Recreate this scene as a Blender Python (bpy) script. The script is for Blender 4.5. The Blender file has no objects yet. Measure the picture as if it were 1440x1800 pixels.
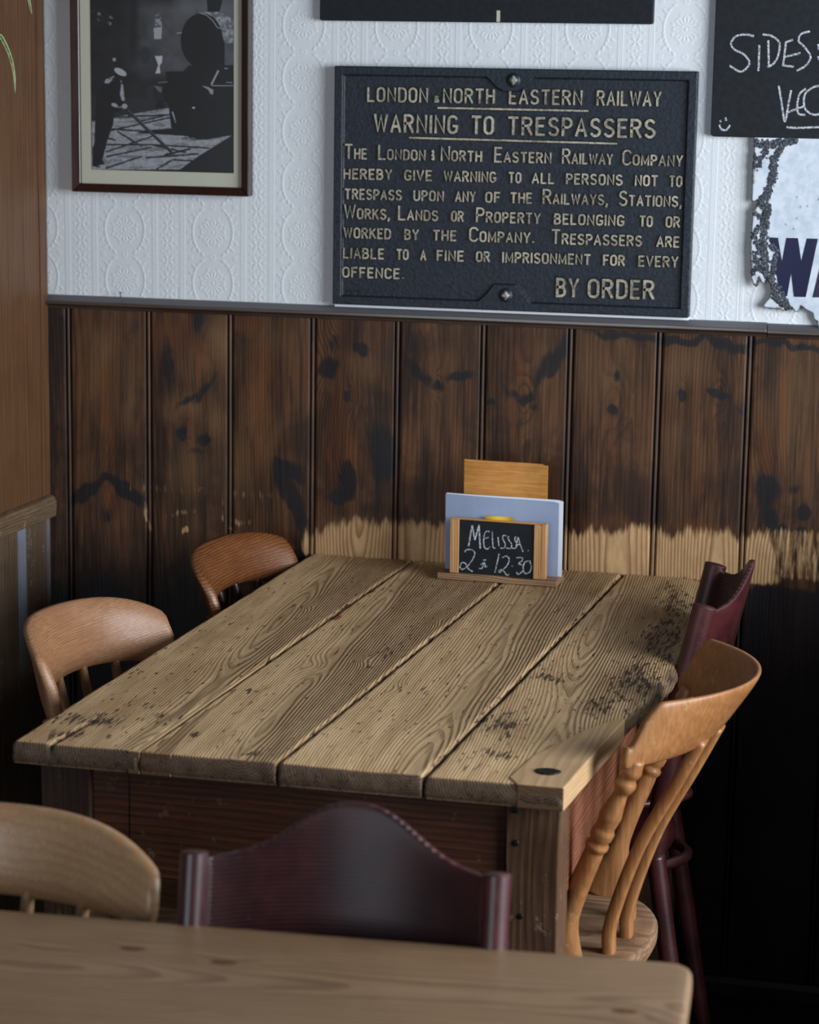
import bpy, math
import numpy as np
from mathutils import Vector, Matrix

# ------------------------------------------------------------------ camera, world, lights, exposure
F_PX, YAW, PITCH, ROLL, CX, CD, CH = 4079.58, 0.229029, 0.189741, 0.015620, 1.57852, 3.98869, 1.63459
scene = bpy.context.scene
COL = scene.collection
_cy, _sy = math.cos(YAW), math.sin(YAW)
FW = np.array([-_sy*math.cos(PITCH), _cy*math.cos(PITCH), -math.sin(PITCH)])
_rt = np.array([_cy, _sy, 0.0]); _up = np.cross(_rt, FW)
RT = _rt*math.cos(ROLL)+_up*math.sin(ROLL); UP = -_rt*math.sin(ROLL)+_up*math.cos(ROLL)
CAM = np.array([CX, -CD, CH])
cd = bpy.data.cameras.new('camera'); cam = bpy.data.objects.new('camera', cd); COL.objects.link(cam)
cam.matrix_world = Matrix(((RT[0], UP[0], -FW[0], CAM[0]), (RT[1], UP[1], -FW[1], CAM[1]), (RT[2], UP[2], -FW[2], CAM[2]), (0, 0, 0, 1)))
cd.sensor_fit = 'VERTICAL'; cd.sensor_height = 36.0; cd.sensor_width = 28.8
cd.lens = F_PX/1800*36.0
cd.clip_start = 0.05
cd.dof.use_dof = True; cd.dof.focus_distance = 3.55; cd.dof.aperture_fstop = 5.6
scene.camera = cam

world = bpy.data.worlds.new('world'); scene.world = world; world.use_nodes = True
bg = world.node_tree.nodes['Background']; bg.inputs[0].default_value = (0.62, 0.78, 1.0, 1); bg.inputs[1].default_value = 0.075

def area(name, loc, aim, sx, sy, power, col, spread=180):
    l = bpy.data.lights.new(name, 'AREA'); l.shape = 'RECTANGLE'; l.size = sx; l.size_y = sy; l.energy = power; l.color = col
    l.spread = math.radians(spread)
    o = bpy.data.objects.new(name, l); COL.objects.link(o); o.location = loc
    o.rotation_euler = (Vector(aim)-Vector(loc)).to_track_quat('-Z', 'Y').to_euler()
    return o
area('window_light_right', (3.3, -1.55, 1.55), (0.5, -0.5, 0.95), 1.8, 1.2, 126, (0.86, 0.935, 1.0))
area('window_light_front', (0.10, -5.2, 1.45), (0.9, -1.0, 0.9), 1.5, 1.4, 36, (0.80, 0.90, 1.0))
scene.view_settings.view_transform = 'Standard'; scene.view_settings.look = 'None'
scene.view_settings.exposure = 0.0; scene.view_settings.gamma = 1.0; scene.view_settings.use_curve_mapping = False

# ------------------------------------------------------------------ measuring helpers (photo pixel -> point on a known plane of the room)
def _ray(x, y): return FW+(x-720)/F_PX*RT-(y-900)/F_PX*UP
def W(x, y, Y=0.0):
    d = _ray(x, y); t = (Y-CAM[1])/d[1]; return CAM+t*d
def Z(x, y, z):
    d = _ray(x, y); t = (z-CAM[2])/d[2]; return CAM+t*d
def X(x, y, xx):
    d = _ray(x, y); t = (xx-CAM[0])/d[0]; return CAM+t*d
def PX(P):
    d = P-CAM; z = d@FW
    return 720+F_PX*(d@RT)/z, 900-F_PX*(d@UP)/z

# ------------------------------------------------------------------ numpy noise
def _hash(ix, iy, s):
    n = (ix.astype(np.int64)*374761393+iy.astype(np.int64)*668265263+s*974711) & 0x7fffffff
    n = (n ^ (n >> 13))*1274126177 & 0x7fffffff
    return ((n ^ (n >> 16)) & 0xffff)/65535.0
def vn(x, y, s=0):
    x = np.asarray(x, float); y = np.asarray(y, float)+0*x; x = x+0*y
    ix = np.floor(x); iy = np.floor(y); fx = x-ix; fy = y-iy
    fx = fx*fx*(3-2*fx); fy = fy*fy*(3-2*fy)
    a = _hash(ix, iy, s); b = _hash(ix+1, iy, s); c = _hash(ix, iy+1, s); d = _hash(ix+1, iy+1, s)
    return (a*(1-fx)+b*fx)*(1-fy)+(c*(1-fx)+d*fx)*fy
def fbm(x, y, s=0, o=4):
    r = 0; a = .5; t = 0
    for i in range(o):
        r = r+a*vn(x*2**i, y*2**i, s+i*17); t += a; a *= .5
    return r/t
def sst(a, b, x):
    t = np.clip((x-a)/(b-a), 0, 1); return t*t*(3-2*t)

def ring_field(U, V, D, seed, hc=.04, amp=.02, uc=0., knots=()):
    """radius to the pith of the log the board was cut from (U across, V along, D depth)"""
    h = hc+amp*(2*fbm(V*2.2, seed*3.1+0*V, seed, 2)-1)
    c = uc+.018*(2*fbm(V*1.7, seed*5.3+9+0*V, seed+5, 2)-1)
    r = np.sqrt((U-c)**2+(h+D)**2)
    r = r+.0016*(2*fbm(U*40, V*9, seed+9, 2)-1)
    for (ku, kv, s, a) in knots:
        r = r+a*np.exp(-(((U-ku)/s)**2+((V-kv)/(s*2.6))**2))
    return r

# ------------------------------------------------------------------ object helpers
def props(o, label=None, cat=None, group=None, kind=None):
    if label: o['label'] = label
    if cat: o['category'] = cat
    if group: o['group'] = group
    if kind: o['kind'] = kind
    return o
def empty(name, loc, rz=0, label=None, cat=None, group=None):
    o = bpy.data.objects.new(name, None); COL.objects.link(o); o.location = loc; o.rotation_euler = (0, 0, rz)
    o.empty_display_size = .1
    return props(o, label, cat, group)
def mesh(name, V, Fs, mats, parent=None, smooth=False, attrs=None, fmat=None, mods=None):
    me = bpy.data.meshes.new(name); me.from_pydata([tuple(map(float, v)) for v in V] if not isinstance(V, np.ndarray) else V.tolist(), [], Fs if isinstance(Fs, list) else Fs.tolist())
    if not isinstance(mats, (list, tuple)): mats = [mats]
    for m in mats: me.materials.append(m)
    if fmat is not None: me.polygons.foreach_set('material_index', np.asarray(fmat, np.int32))
    if smooth: me.polygons.foreach_set('use_smooth', np.ones(len(me.polygons), bool))
    for k, a in (attrs or {}).items():
        a = np.asarray(a, np.float32)
        if a.ndim == 1:
            at = me.attributes.new(k, 'FLOAT', 'POINT'); at.data.foreach_set('value', a)
        else:
            at = me.attributes.new(k, 'FLOAT_COLOR', 'POINT')
            if a.shape[1] == 3: a = np.c_[a, np.ones(len(a), np.float32)]
            at.data.foreach_set('color', a.ravel())
    me.validate(); me.update()
    o = bpy.data.objects.new(name, me); COL.objects.link(o)
    if parent is not None: o.parent = parent
    return o
def bevel(o, w=.002, seg=2):
    m = o.modifiers.new('bevel', 'BEVEL'); m.width = w; m.segments = seg; m.limit_method = 'ANGLE'; m.angle_limit = math.radians(35); return o
def grid_faces(nu, nv, off=0, wrapv=False):
    """index u*nv+v"""
    i = np.arange(nu-1)[:, None]; j = np.arange(nv if wrapv else nv-1)[None, :]; j2 = (j+1) % nv
    return (np.stack([i*nv+j, (i+1)*nv+j, (i+1)*nv+j2, i*nv+j2], -1).reshape(-1, 4)+off)
def box_vf(x0, x1, y0, y1, z0, z1):
    V = [(x, y, z) for x in (x0, x1) for y in (y0, y1) for z in (z0, z1)]
    Fs = [(0, 1, 3, 2), (4, 6, 7, 5), (0, 4, 5, 1), (2, 3, 7, 6), (0, 2, 6, 4), (1, 5, 7, 3)]
    return V, Fs
def loft(name, rings, mat, parent=None, closed=True, smooth=True, caps=True, attrs=None):
    R = np.array(rings); n, m = R.shape[:2]
    V = R.reshape(-1, 3); Fs = grid_faces(n, m, 0, closed).tolist()
    if caps: Fs.append(list(range(m))[::-1]); Fs.append([(n-1)*m+k for k in range(m)])
    o = mesh(name, V, Fs, mat, parent, smooth, attrs)
    fix_normals(o); return o
def fix_normals(o):
    import bmesh
    b = bmesh.new(); b.from_mesh(o.data); bmesh.ops.recalc_face_normals(b, faces=b.faces); b.to_mesh(o.data); b.free()
def catmull(P, n):
    P = np.array(P, float); P = np.vstack([2*P[0]-P[1], P, 2*P[-1]-P[-2]]); out = []
    k = len(P)-3
    for t in np.linspace(0, k, n):
        i = min(int(t), k-1); f = t-i; a, b, c, d = P[i], P[i+1], P[i+2], P[i+3]
        out.append(.5*((2*b)+(-a+c)*f+(2*a-5*b+4*c-d)*f*f+(-a+3*b-3*c+d)*f**3))
    return np.array(out)
def tube(name, pts, rad, mat, parent=None, n=14, flat=None, ref=(1, 0, 0), power=2.0, attrs=None):
    """sweep along pts; rad scalar/array; flat=(w,t) scales the two axes"""
    P = np.array(pts, float); rad = np.broadcast_to(np.asarray(rad, float), (len(P),))
    T = np.gradient(P, axis=0); T /= np.linalg.norm(T, axis=1)[:, None]
    ref = np.array(ref, float); rings = []
    a = np.linspace(0, 2*np.pi, n, endpoint=False)
    ca, sa = np.cos(a), np.sin(a)
    if power != 2.0:
        ca = np.sign(ca)*np.abs(ca)**(2/power); sa = np.sign(sa)*np.abs(sa)**(2/power)
    fw, ft = flat if flat is not None else (1., 1.)
    fw = np.broadcast_to(np.asarray(fw, float), (len(P),)); ft = np.broadcast_to(np.asarray(ft, float), (len(P),))
    for p, t, r, w_, t_ in zip(P, T, rad, fw, ft):
        b = ref-t*(ref@t); b /= np.linalg.norm(b); c = np.cross(t, b)
        rings.append(p+r*(w_*ca[:, None]*c+t_*sa[:, None]*b))
    return loft(name, rings, mat, parent)

# ------------------------------------------------------------------ shader helpers
class N:
    def __init__(s, name):
        s.m = bpy.data.materials.new(name); s.m.use_nodes = True; s.t = s.m.node_tree; s.b = s.t.nodes['Principled BSDF']; s.L = s.t.links
    def node(s, ty, **k):
        n = s.t.nodes.new(ty)
        for a, v in k.items(): setattr(n, a, v)
        return n
    def put(s, inp, v):
        if isinstance(v, S): s.L.new(v.o, inp)
        elif isinstance(v, (tuple, list)):
            inp.default_value = tuple(v) if len(v) == len(inp.default_value) else tuple(v)+(1.0,)
        else: inp.default_value = v
    def math(s, op, a, b=0., c=0.):
        n = s.node('ShaderNodeMath', operation=op); s.put(n.inputs[0], a); s.put(n.inputs[1], b); s.put(n.inputs[2], c); return S(s, n.outputs[0])
    def attr(s, nm, color=False):
        n = s.node('ShaderNodeAttribute', attribute_name=nm); return S(s, n.outputs['Color' if color else 'Fac'])
    def obj(s): return S(s, s.node('ShaderNodeTexCoord').outputs['Object'])
    def vmul(s, v, k):
        n = s.node('ShaderNodeVectorMath', operation='MULTIPLY'); s.put(n.inputs[0], v); s.put(n.inputs[1], k); return S(s, n.outputs[0])
    def vadd(s, v, k):
        n = s.node('ShaderNodeVectorMath', operation='ADD'); s.put(n.inputs[0], v); s.put(n.inputs[1], k); return S(s, n.outputs[0])
    def sep(s, v):
        n = s.node('ShaderNodeSeparateXYZ'); s.put(n.inputs[0], v); return [S(s, q) for q in n.outputs]
    def noise(s, v, scale=1., detail=3., rough=.55, dist=0.):
        n = s.node('ShaderNodeTexNoise'); s.put(n.inputs['Vector'], v); n.inputs['Scale'].default_value = scale
        n.inputs['Detail'].default_value = detail; n.inputs['Roughness'].default_value = rough; n.inputs['Distortion'].default_value = dist
        return S(s, n.outputs[0])
    def vor(s, v, scale=1., rnd=1.):
        n = s.node('ShaderNodeTexVoronoi'); s.put(n.inputs['Vector'], v); n.inputs['Scale'].default_value = scale; n.inputs['Randomness'].default_value = rnd
        return S(s, n.outputs['Distance'])
    def ss(s, x, a, b, lo=0., hi=1.):
        n = s.node('ShaderNodeMapRange', interpolation_type='SMOOTHSTEP'); s.put(n.inputs['Value'], x)
        n.inputs['From Min'].default_value = a; n.inputs['From Max'].default_value = b; n.inputs['To Min'].default_value = lo; n.inputs['To Max'].default_value = hi
        return S(s, n.outputs[0])
    def mix(s, f, a, b):
        n = s.node('ShaderNodeMix', data_type='RGBA'); s.put(n.inputs[0], f); s.put(n.inputs[6], a); s.put(n.inputs[7], b); return S(s, n.outputs[2])
    def bump(s, h, dist=.001, strength=1.):
        n = s.node('ShaderNodeBump'); s.put(n.inputs['Height'], h); n.inputs['Distance'].default_value = dist; n.inputs['Strength'].default_value = strength
        s.L.new(n.outputs[0], s.b.inputs['Normal']); return s
    def fin(s, col, rough=.6, spec=.5, **k):
        s.put(s.b.inputs['Base Color'], col); s.put(s.b.inputs['Roughness'], rough); s.put(s.b.inputs['Specular IOR Level'], spec)
        for a, v in k.items(): s.put(s.b.inputs[a.replace('_', ' ')], v)
        return s.m
class S:
    def __init__(s, n, o): s.n, s.o = n, o
    def __add__(s, b): return s.n.math('ADD', s, b)
    __radd__ = __add__
    def __sub__(s, b): return s.n.math('SUBTRACT', s, b)
    def __rsub__(s, b): return s.n.math('SUBTRACT', b, s)
    def __mul__(s, b): return s.n.math('MULTIPLY', s, b)
    __rmul__ = __mul__
    def __truediv__(s, b): return s.n.math('DIVIDE', s, b)
    def __pow__(s, b): return s.n.math('POWER', s, b)
    def frac(s): return s.n.math('FRACT', s)
    def clamp(s): return s.n.math('MINIMUM', s.n.math('MAXIMUM', s, 0.), 1.)
ALB = .60      # old darkened timber and paint
def C1(r, g, b, k=1.0):
    f = lambda c: ((c/255+.055)/1.055)**2.4 if c/255 > .04045 else c/255/12.92
    return (f(r)*k, f(g)*k, f(b)*k, 1.)
def C(r, g, b):
    q = C1(r, g, b, ALB); return (q[0]*1.10, q[1]*.98, q[2]*.90, 1.)
def CT(r, g, b):
    q = C1(r, g, b, .88); return (q[0]*1.12, q[1]*.955, q[2]*.89, 1.)

AX = {'x': (6, 260, 260), 'y': (260, 6, 260), 'z': (260, 260, 6)}
def grain_vec(n, axis, k=1.0): return n.vmul(n.obj(), tuple(q*k for q in AX[axis]))

# ---- wainscot boards
def wainscot_mat():
    n = N('stained_pine_boards'); gv = grain_vec(n, 'z'); fine = n.noise(gv, 1, 4, .6)
    coarse = n.noise(n.vmul(n.obj(), (30, 30, 2.4)), 1, 5, .66)
    blot = n.noise(n.vmul(n.obj(), (9, 9, 6)), 1, 5, .65, .6)
    ring = n.attr('ring'); t = ((ring+(coarse-.5)*.002)/.0052).frac(); line = n.ss(t, .45, .95)
    dark, wear, amb, pale, groove = n.attr('dark'), n.attr('wear'), n.attr('amber'), n.attr('pale'), n.attr('groove')
    base = n.mix(n.ss(coarse*.6+fine*.4, .38, .62), C(44, 30, 23), C(122, 86, 56))
    base = n.mix(n.ss(blot, .44, .66)*.65, base, C(46, 30, 24)); base = n.mix(n.ss(blot, .46, .30)*.35, base, C(104, 62, 38))
    base = n.mix(line*.45, base, C(40, 26, 20))
    base = n.mix((pale*n.ss(blot+fine*.3, .36, .70)).clamp(), base, C(138, 108, 74))
    base = n.mix((amb*(fine*.7+.45)).clamp(), base, C(134, 80, 42))
    hn = n.noise(n.vmul(n.obj(), (60, 60, 20)), 1, 5, .7)
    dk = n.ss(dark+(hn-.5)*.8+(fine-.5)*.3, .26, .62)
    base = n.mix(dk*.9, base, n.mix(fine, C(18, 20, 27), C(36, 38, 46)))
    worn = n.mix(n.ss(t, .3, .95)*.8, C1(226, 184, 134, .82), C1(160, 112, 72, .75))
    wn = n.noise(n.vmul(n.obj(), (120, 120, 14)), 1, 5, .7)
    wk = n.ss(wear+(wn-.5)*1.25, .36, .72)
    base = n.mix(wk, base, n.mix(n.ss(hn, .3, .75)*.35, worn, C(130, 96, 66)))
    base = n.mix(groove.clamp()*.85, base, C(15, 11, 11)); base = n.mix((groove*-1.).clamp(), base, C(92, 78, 76))  # dark grooves; the beads' highlight is put into the colour as paler grey
    n.bump(fine*.5+line*.6+coarse*.5-wk*.6, .0007, .7)
    return n.fin(base, n.ss(fine*.5+wk*.5+groove*.25, 0, 1, .42, .78), .3)

def table_mat():
    n = N('scrubbed_pine_top'); gv = grain_vec(n, 'y'); fine = n.noise(gv, 1, 4, .6)
    coarse = n.noise(n.vmul(n.obj(), (60, 5, 60)), 1, 4, .6)
    wide = n.noise(n.vmul(n.obj(), (5, 3, 5)), 1, 4, .6)
    ring = n.attr('ring'); dirt = n.attr('dirt'); endg = n.attr('endgrain'); red = n.attr('redpaint')
    t = ((ring+(fine-.5)*.0012)/.0040).frac(); line = n.ss(t, .35, .85)*n.ss(t, 1.0, .93)
    base = n.mix(n.ss(coarse, .3, .7), CT(180, 158, 118), CT(212, 190, 148))
    base = n.mix(line*n.ss(fine+wide*.5, .3, 1.0, .08, .62), base, CT(118, 92, 62))
    base = n.mix(n.ss(fine, .52, .8)*.4, base, CT(120, 98, 70))
    base = n.mix(n.ss(wide, .5, .72)*.42, base, CT(140, 110, 74))
    # gouges and specks along the grain
    g = n.noise(n.vmul(n.obj(), (210, 34, 210)), 1, 3, .5, .4)
    dn = n.noise(n.vmul(n.obj(), (26, 12, 26)), 1, 5, .7)
    ds = (dirt+(dn-.5)*.9)
    gk = n.ss(g+n.ss(ds, .0, .8, 0., .17), .655, .72)
    blob = n.ss(ds, .30, .72)
    base = n.mix(blob*.34, base, n.mix(fine, CT(50, 36, 26), CT(92, 66, 42)))
    base = n.mix(gk*.85, base, CT(48, 36, 28))
    sp = n.ss(n.vor(n.vmul(n.obj(), (1., .55, 1.)), 46), .16, .07)*n.ss(wide, .40, .55)
    base = n.mix(sp*.7, base, CT(52, 40, 32))
    base = n.mix(endg*(.72+fine*.28), base, n.mix(line, CT(74, 57, 50), CT(36, 26, 24)))
    base = n.mix(n.ss(red+(fine-.5)*.6, .4, .6)*.8, base, CT(120, 52, 34))
    n.bump((line*1.1+fine*.35-gk*1.6-blob*.4-sp*1.2)*(1-endg*.8), .0011, .9)
    return n.fin(base, n.ss(fine, .2, .8, .5, .72), .35)

def wood(name, light, mid, dark, axis='z', sp=.006, ring=.5, rough=.5, spec=.5, bump=.4, attr=False, coat=0., blot=.4, center=(0, 0, 0), scale=1.0, wearc=None, streak=False, sheenc=None, endc=None):
    n = N(name); o = n.obj(); gv = grain_vec(n, axis, scale); fine = n.noise(gv, 1, 4, .6)
    big = n.noise(n.vmul(o, (7, 7, 7)), 1, 4, .6, .4)
    ax = {'x': 0, 'y': 1, 'z': 2}[axis]
    st = [14., 14., 14.]; st[ax] = 2.2
    warp = n.noise(n.vmul(o, tuple(st)), 1, 3, .5)
    if attr: r = n.attr('ring')+(warp-.5)*.004
    else:
        c = n.sep(n.vadd(o, center)); q = [c[i] for i in range(3) if i != ax]
        r = n.math('SQRT', q[0]*q[0]+q[1]*q[1])+(warp-.5)*.03
    t = (r/sp).frac(); line = n.ss(t, .3, .9)
    base = n.mix(n.ss(fine*.55+big*.45, .36, .64), mid, light)
    base = n.mix(line*ring, base, dark)
    base = n.mix(n.ss(big, .5, .75)*blot, base, dark)
    pores = n.ss(n.noise(n.vmul(o, tuple(900. if i != ax else 90. for i in range(3))), 1, 2, .5), .62, .72)
    base = n.mix(pores*.3, base, dark)
    h = fine*.4+line*.4
    if streak:
        yy = n.sep(o)[1]; a_ = n.ss(n.sep(o)[2], .50, .66)*n.ss(yy, -.141, -.134)*n.ss(yy, -.100, -.106)+n.ss(yy, -.022, -.016)*.45
        base = n.mix(a_.clamp()*n.ss(fine*.6+big*.6, .40, .66, .25, .95), base, C1(150, 156, 172, .7))
    if sheenc is not None:
        g_ = n.sep(S(n, n.node('ShaderNodeNewGeometry').outputs['True Normal']))[2]; base = n.mix(n.ss(g_, .35, .7)*.75, base, sheenc)  # grey highlight of the rail put into the colour of up-facing faces
    if endc is not None:
        g_ = n.sep(S(n, n.node('ShaderNodeNewGeometry').outputs['True Normal']))[1]; base = n.mix(n.ss(g_, -.5, -.85)*.85, base, endc)
    if wearc is not None:
        w = n.ss(n.noise(o, 55, 5, .7)+(big-.5)*.5, .62, .72); base = n.mix(w*.8, base, wearc); h = h-w
    n.bump(h, .0008, bump)
    return n.fin(base, n.ss(big, .2, .8, rough*.85, min(1, rough*1.15)), spec, Coat_Weight=coat, Coat_Roughness=.18)

def plain(name, col, rough=.6, spec=.5, metal=0., nk=.0, ns=60., col2=None, bd=.0006, coat=0.):
    n = N(name); f = n.noise(n.obj(), ns, 5, .6)
    c = n.mix(n.ss(f, .35, .65), col, col2) if col2 else col
    if nk: n.bump(f, bd, nk)
    return n.fin(c, rough, spec, Metallic=metal, Coat_Weight=coat)

M_wains = wainscot_mat()
M_top = table_mat()
M_rail = wood('dark_rail_wood', C(96, 80, 72), C(66, 52, 45), C(34, 26, 23), 'x', .004, .4, .34, .6, coat=.6, sheenc=C1(128, 130, 136, .55))
M_partA = wood('partition_pine_upper', C(132, 96, 64), C(108, 76, 50), C(76, 50, 34), 'z', .010, .35, .5, .4, blot=.3)
M_partB = wood('partition_pine_lower', C(132, 114, 94), C(104, 86, 68), C(66, 50, 40), 'z', .010, .4, .6, .3, blot=.5, wearc=C(150, 148, 146), streak=True)
M_ledge = wood('worn_ledge_wood', C(150, 128, 102), C(112, 92, 72), C(58, 46, 38), 'y', .006, .35, .55, .4, blot=.6, wearc=C(178, 168, 150))
M_apron = wood('apron_reddish_pine', C(122, 74, 46), C(82, 46, 29), C(40, 23, 17), 'x', .007, .5, .5, .5, bump=.6, blot=.6, wearc=C(140, 110, 84))
M_apronS = wood('apron_side_pine', CT(150, 98, 68), CT(118, 72, 50), CT(62, 36, 27), 'y', .007, .45, .5, .5, bump=.6, blot=.5, wearc=C(150, 118, 90))
M_leg = wood('table_leg_pine', C(140, 106, 78), C(98, 70, 50), C(48, 33, 26), 'z', .006, .5, .6, .4, bump=.7, blot=.5, wearc=C(176, 148, 116), center=(.02, .02, 0))
M_ftop = wood('front_table_pine', CT(160, 138, 108), CT(140, 118, 90), CT(92, 72, 52), 'x', .007, .5, .45, .4, attr=True, blot=.2)
M_ch1 = wood('beech_matt_chair_wood', CT(176, 138, 102), CT(150, 112, 80), CT(106, 72, 46), 'y', .0032, .42, .42, .5, blot=.25)
M_ch2 = wood('chestnut_elm_chair_wood', C(176, 116, 66), C(140, 88, 52), C(84, 50, 32), 'y', .005, .7, .36, .5, blot=.35)
M_ch2p = wood('dark_elm_spindle_wood', C(96, 62, 42), C(70, 44, 32), C(40, 26, 20), 'z', .005, .4, .3, .5)
M_ch3 = wood('honey_beech_chair_wood', CT(172, 128, 80), CT(142, 98, 58), CT(108, 72, 44), 'z', .010, .15, .42, .5, blot=.45, wearc=C(204, 166, 116))
M_seat = wood('worn_grey_elm_seat', CT(164, 140, 112), CT(128, 104, 80), CT(84, 62, 46), 'x', .006, .5, .5, .4)
M_ch4 = wood('pale_beech_chair_wood', CT(190, 160, 122), CT(170, 140, 104), CT(128, 98, 70), 'x', .012, .2, .36, .5, blot=.3, coat=.15)
M_board = wood('varnished_plywood_board', CT(216, 168, 92), CT(186, 128, 56), CT(132, 84, 38), 'x', .05, .10, .35, .5, blot=.75)
M_hold = wood('pale_holder_wood', CT(222, 188, 136), CT(196, 156, 102), CT(128, 88, 52), 'z', .004, .5, .55, .4)
M_ply = wood('plywood_edge', CT(200, 176, 140), CT(160, 132, 100), CT(84, 58, 40), 'x', .0032, .9, .6, .3, center=(0, 0, .8))
M_floor = wood('dark_floorboards', C(62, 52, 44), C(44, 36, 30), C(24, 19, 17), 'x', .008, .5, .6, .4, wearc=C(80, 68, 56))
M_frame = wood('mahogany_frame_wood', C(72, 42, 34), C(50, 28, 24), C(30, 18, 16), 'z', .004, .4, .3, .5, coat=.2)
M_lino = plain('white_embossed_paper', C1(226, 229, 232), .5, .4, 0, .25, 400, C1(216, 220, 225), .0002)
M_iron = plain('black_painted_cast_iron', C1(20, 26, 36), .44, .5, 0, 1.0, 150, C1(30, 38, 50), .0016)
M_chalk = plain('chalkboard_black', C1(15, 19, 25), .6, .35, 0, .1, 90, C1(23, 28, 34))
M_slate = plain('dark_board_edge', C(20, 21, 24), .5, .4)
M_paper = plain('blue_grey_menu_paper', C1(146, 160, 190), .55, .3, 0, 0, 20, C1(156, 168, 196))
M_white = plain('white_paper_edge', C1(232, 236, 244), .6, .3)
M_yellow = plain('yellow_paper_slip', C1(222, 186, 62), .6, .3)
M_mat = plain('cream_picture_mount', C1(196, 194, 176), .7, .2, 0, .1, 500, C1(188, 186, 168))
M_steel = plain('worn_grey_bolt', C1(172, 170, 164), .5, .5, .1, .4, 160, C1(96, 92, 86))
M_dmetal = plain('dark_old_iron', C(48, 46, 46), .5, .5, .5, .6, 260, C(26, 25, 26))
M_leaf = plain('variegated_leaf_green', C1(52, 78, 36), .4, .5, 0, .1, 90, C1(112, 136, 84))
M_leafw = plain('leaf_pale_margin', C1(168, 180, 130), .4, .5)
M_pot = plain('terracotta', C(150, 84, 56), .8, .2, 0, .2, 90, C(130, 72, 48))
M_knot = plain('brown_pine_knot', CT(112, 80, 50), .5, .4, 0, .2, 200, CT(82, 56, 36))
M_skirt = plain('dark_skirting_paint', C(20, 20, 24), .45, .5, 0, .3, 60, C(30, 29, 32))
def rub_mat():
    n = N('rubbed_gilt_lettering'); a = n.noise(n.obj(), 240, 4, .7); b = n.noise(n.obj(), 24, 3, .6)
    c = n.mix(n.ss(a*.6+b*.4, .38, .60), C1(108, 98, 82), C1(188, 178, 156))
    c = n.mix(n.ss(a, .62, .70)*.45, c, C1(60, 42, 30))
    n.bump(a, .0004, .35); return n.fin(c, .45, .5, Metallic=.1)
M_rub = rub_mat()
def chalk_mat():
    n = N('white_chalk'); a = n.noise(n.obj(), 420, 4, .8); al = n.ss(a, .40, .58, .12, .95)
    return n.fin(C1(214, 218, 226), .95, .1, Alpha=al)
M_chk = chalk_mat()
def red_mat():
    n = N('oxblood_varnish'); o = n.obj(); big = n.noise(o, 14, 5, .65); fine = n.noise(n.vmul(o, (60, 300, 300)), 1, 4, .6)
    c = n.mix(n.ss(big, .35, .68), C1(60, 22, 25, .8), C1(88, 32, 33, .8)); c = n.mix(n.ss(fine, .55, .75)*.4, c, C(40, 16, 18))
    sp = n.ss(n.noise(o, 160, 3, .6), .70, .76); c = n.mix(sp*.5, c, C(150, 120, 126))
    gz = n.attr('groove_z'); gm = n.attr('groove_on'); g = n.math('SINE', gz*(6.28318/.0046))
    n.bump(g*gm*1.0+fine*.15-sp*.5, .0013, 1.)
    c = n.mix(n.ss(g*gm, .2, 1., 0., .5), c, C(34, 14, 18))
    return n.fin(c, n.ss(big, .2, .8, .34, .50), .6, Coat_Weight=.35, Coat_Roughness=.34)
M_red = red_mat()

# ------------------------------------------------------------------ the setting
WX0, WX1 = -1.6, 3.1
v, f = box_vf(WX0, WX1, -5.5, .05, -.03, 0.)
def plank_floor():
    Vs, Fs = [], []; y = -3.6; k = 0
    while y < .0:
        y1 = min(y+.14, .0); V_, F_ = box_vf(-.9, 2.4, y+.0012, y1-.0012, -.02, 0.); o = len(Vs)
        Vs += V_; Fs += [tuple(i+o for i in q) for q in F_]; y += .14
    V_, F_ = box_vf(-.9, 2.4, -3.6, 0., -.05, -.021); o = len(Vs); Vs += V_; Fs += [tuple(i+o for i in q) for q in F_]
    return bevel(mesh('floor', Vs, Fs, M_floor), .0015)
fl = plank_floor(); props(fl, kind='structure', label='dark worn floorboards')

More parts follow.
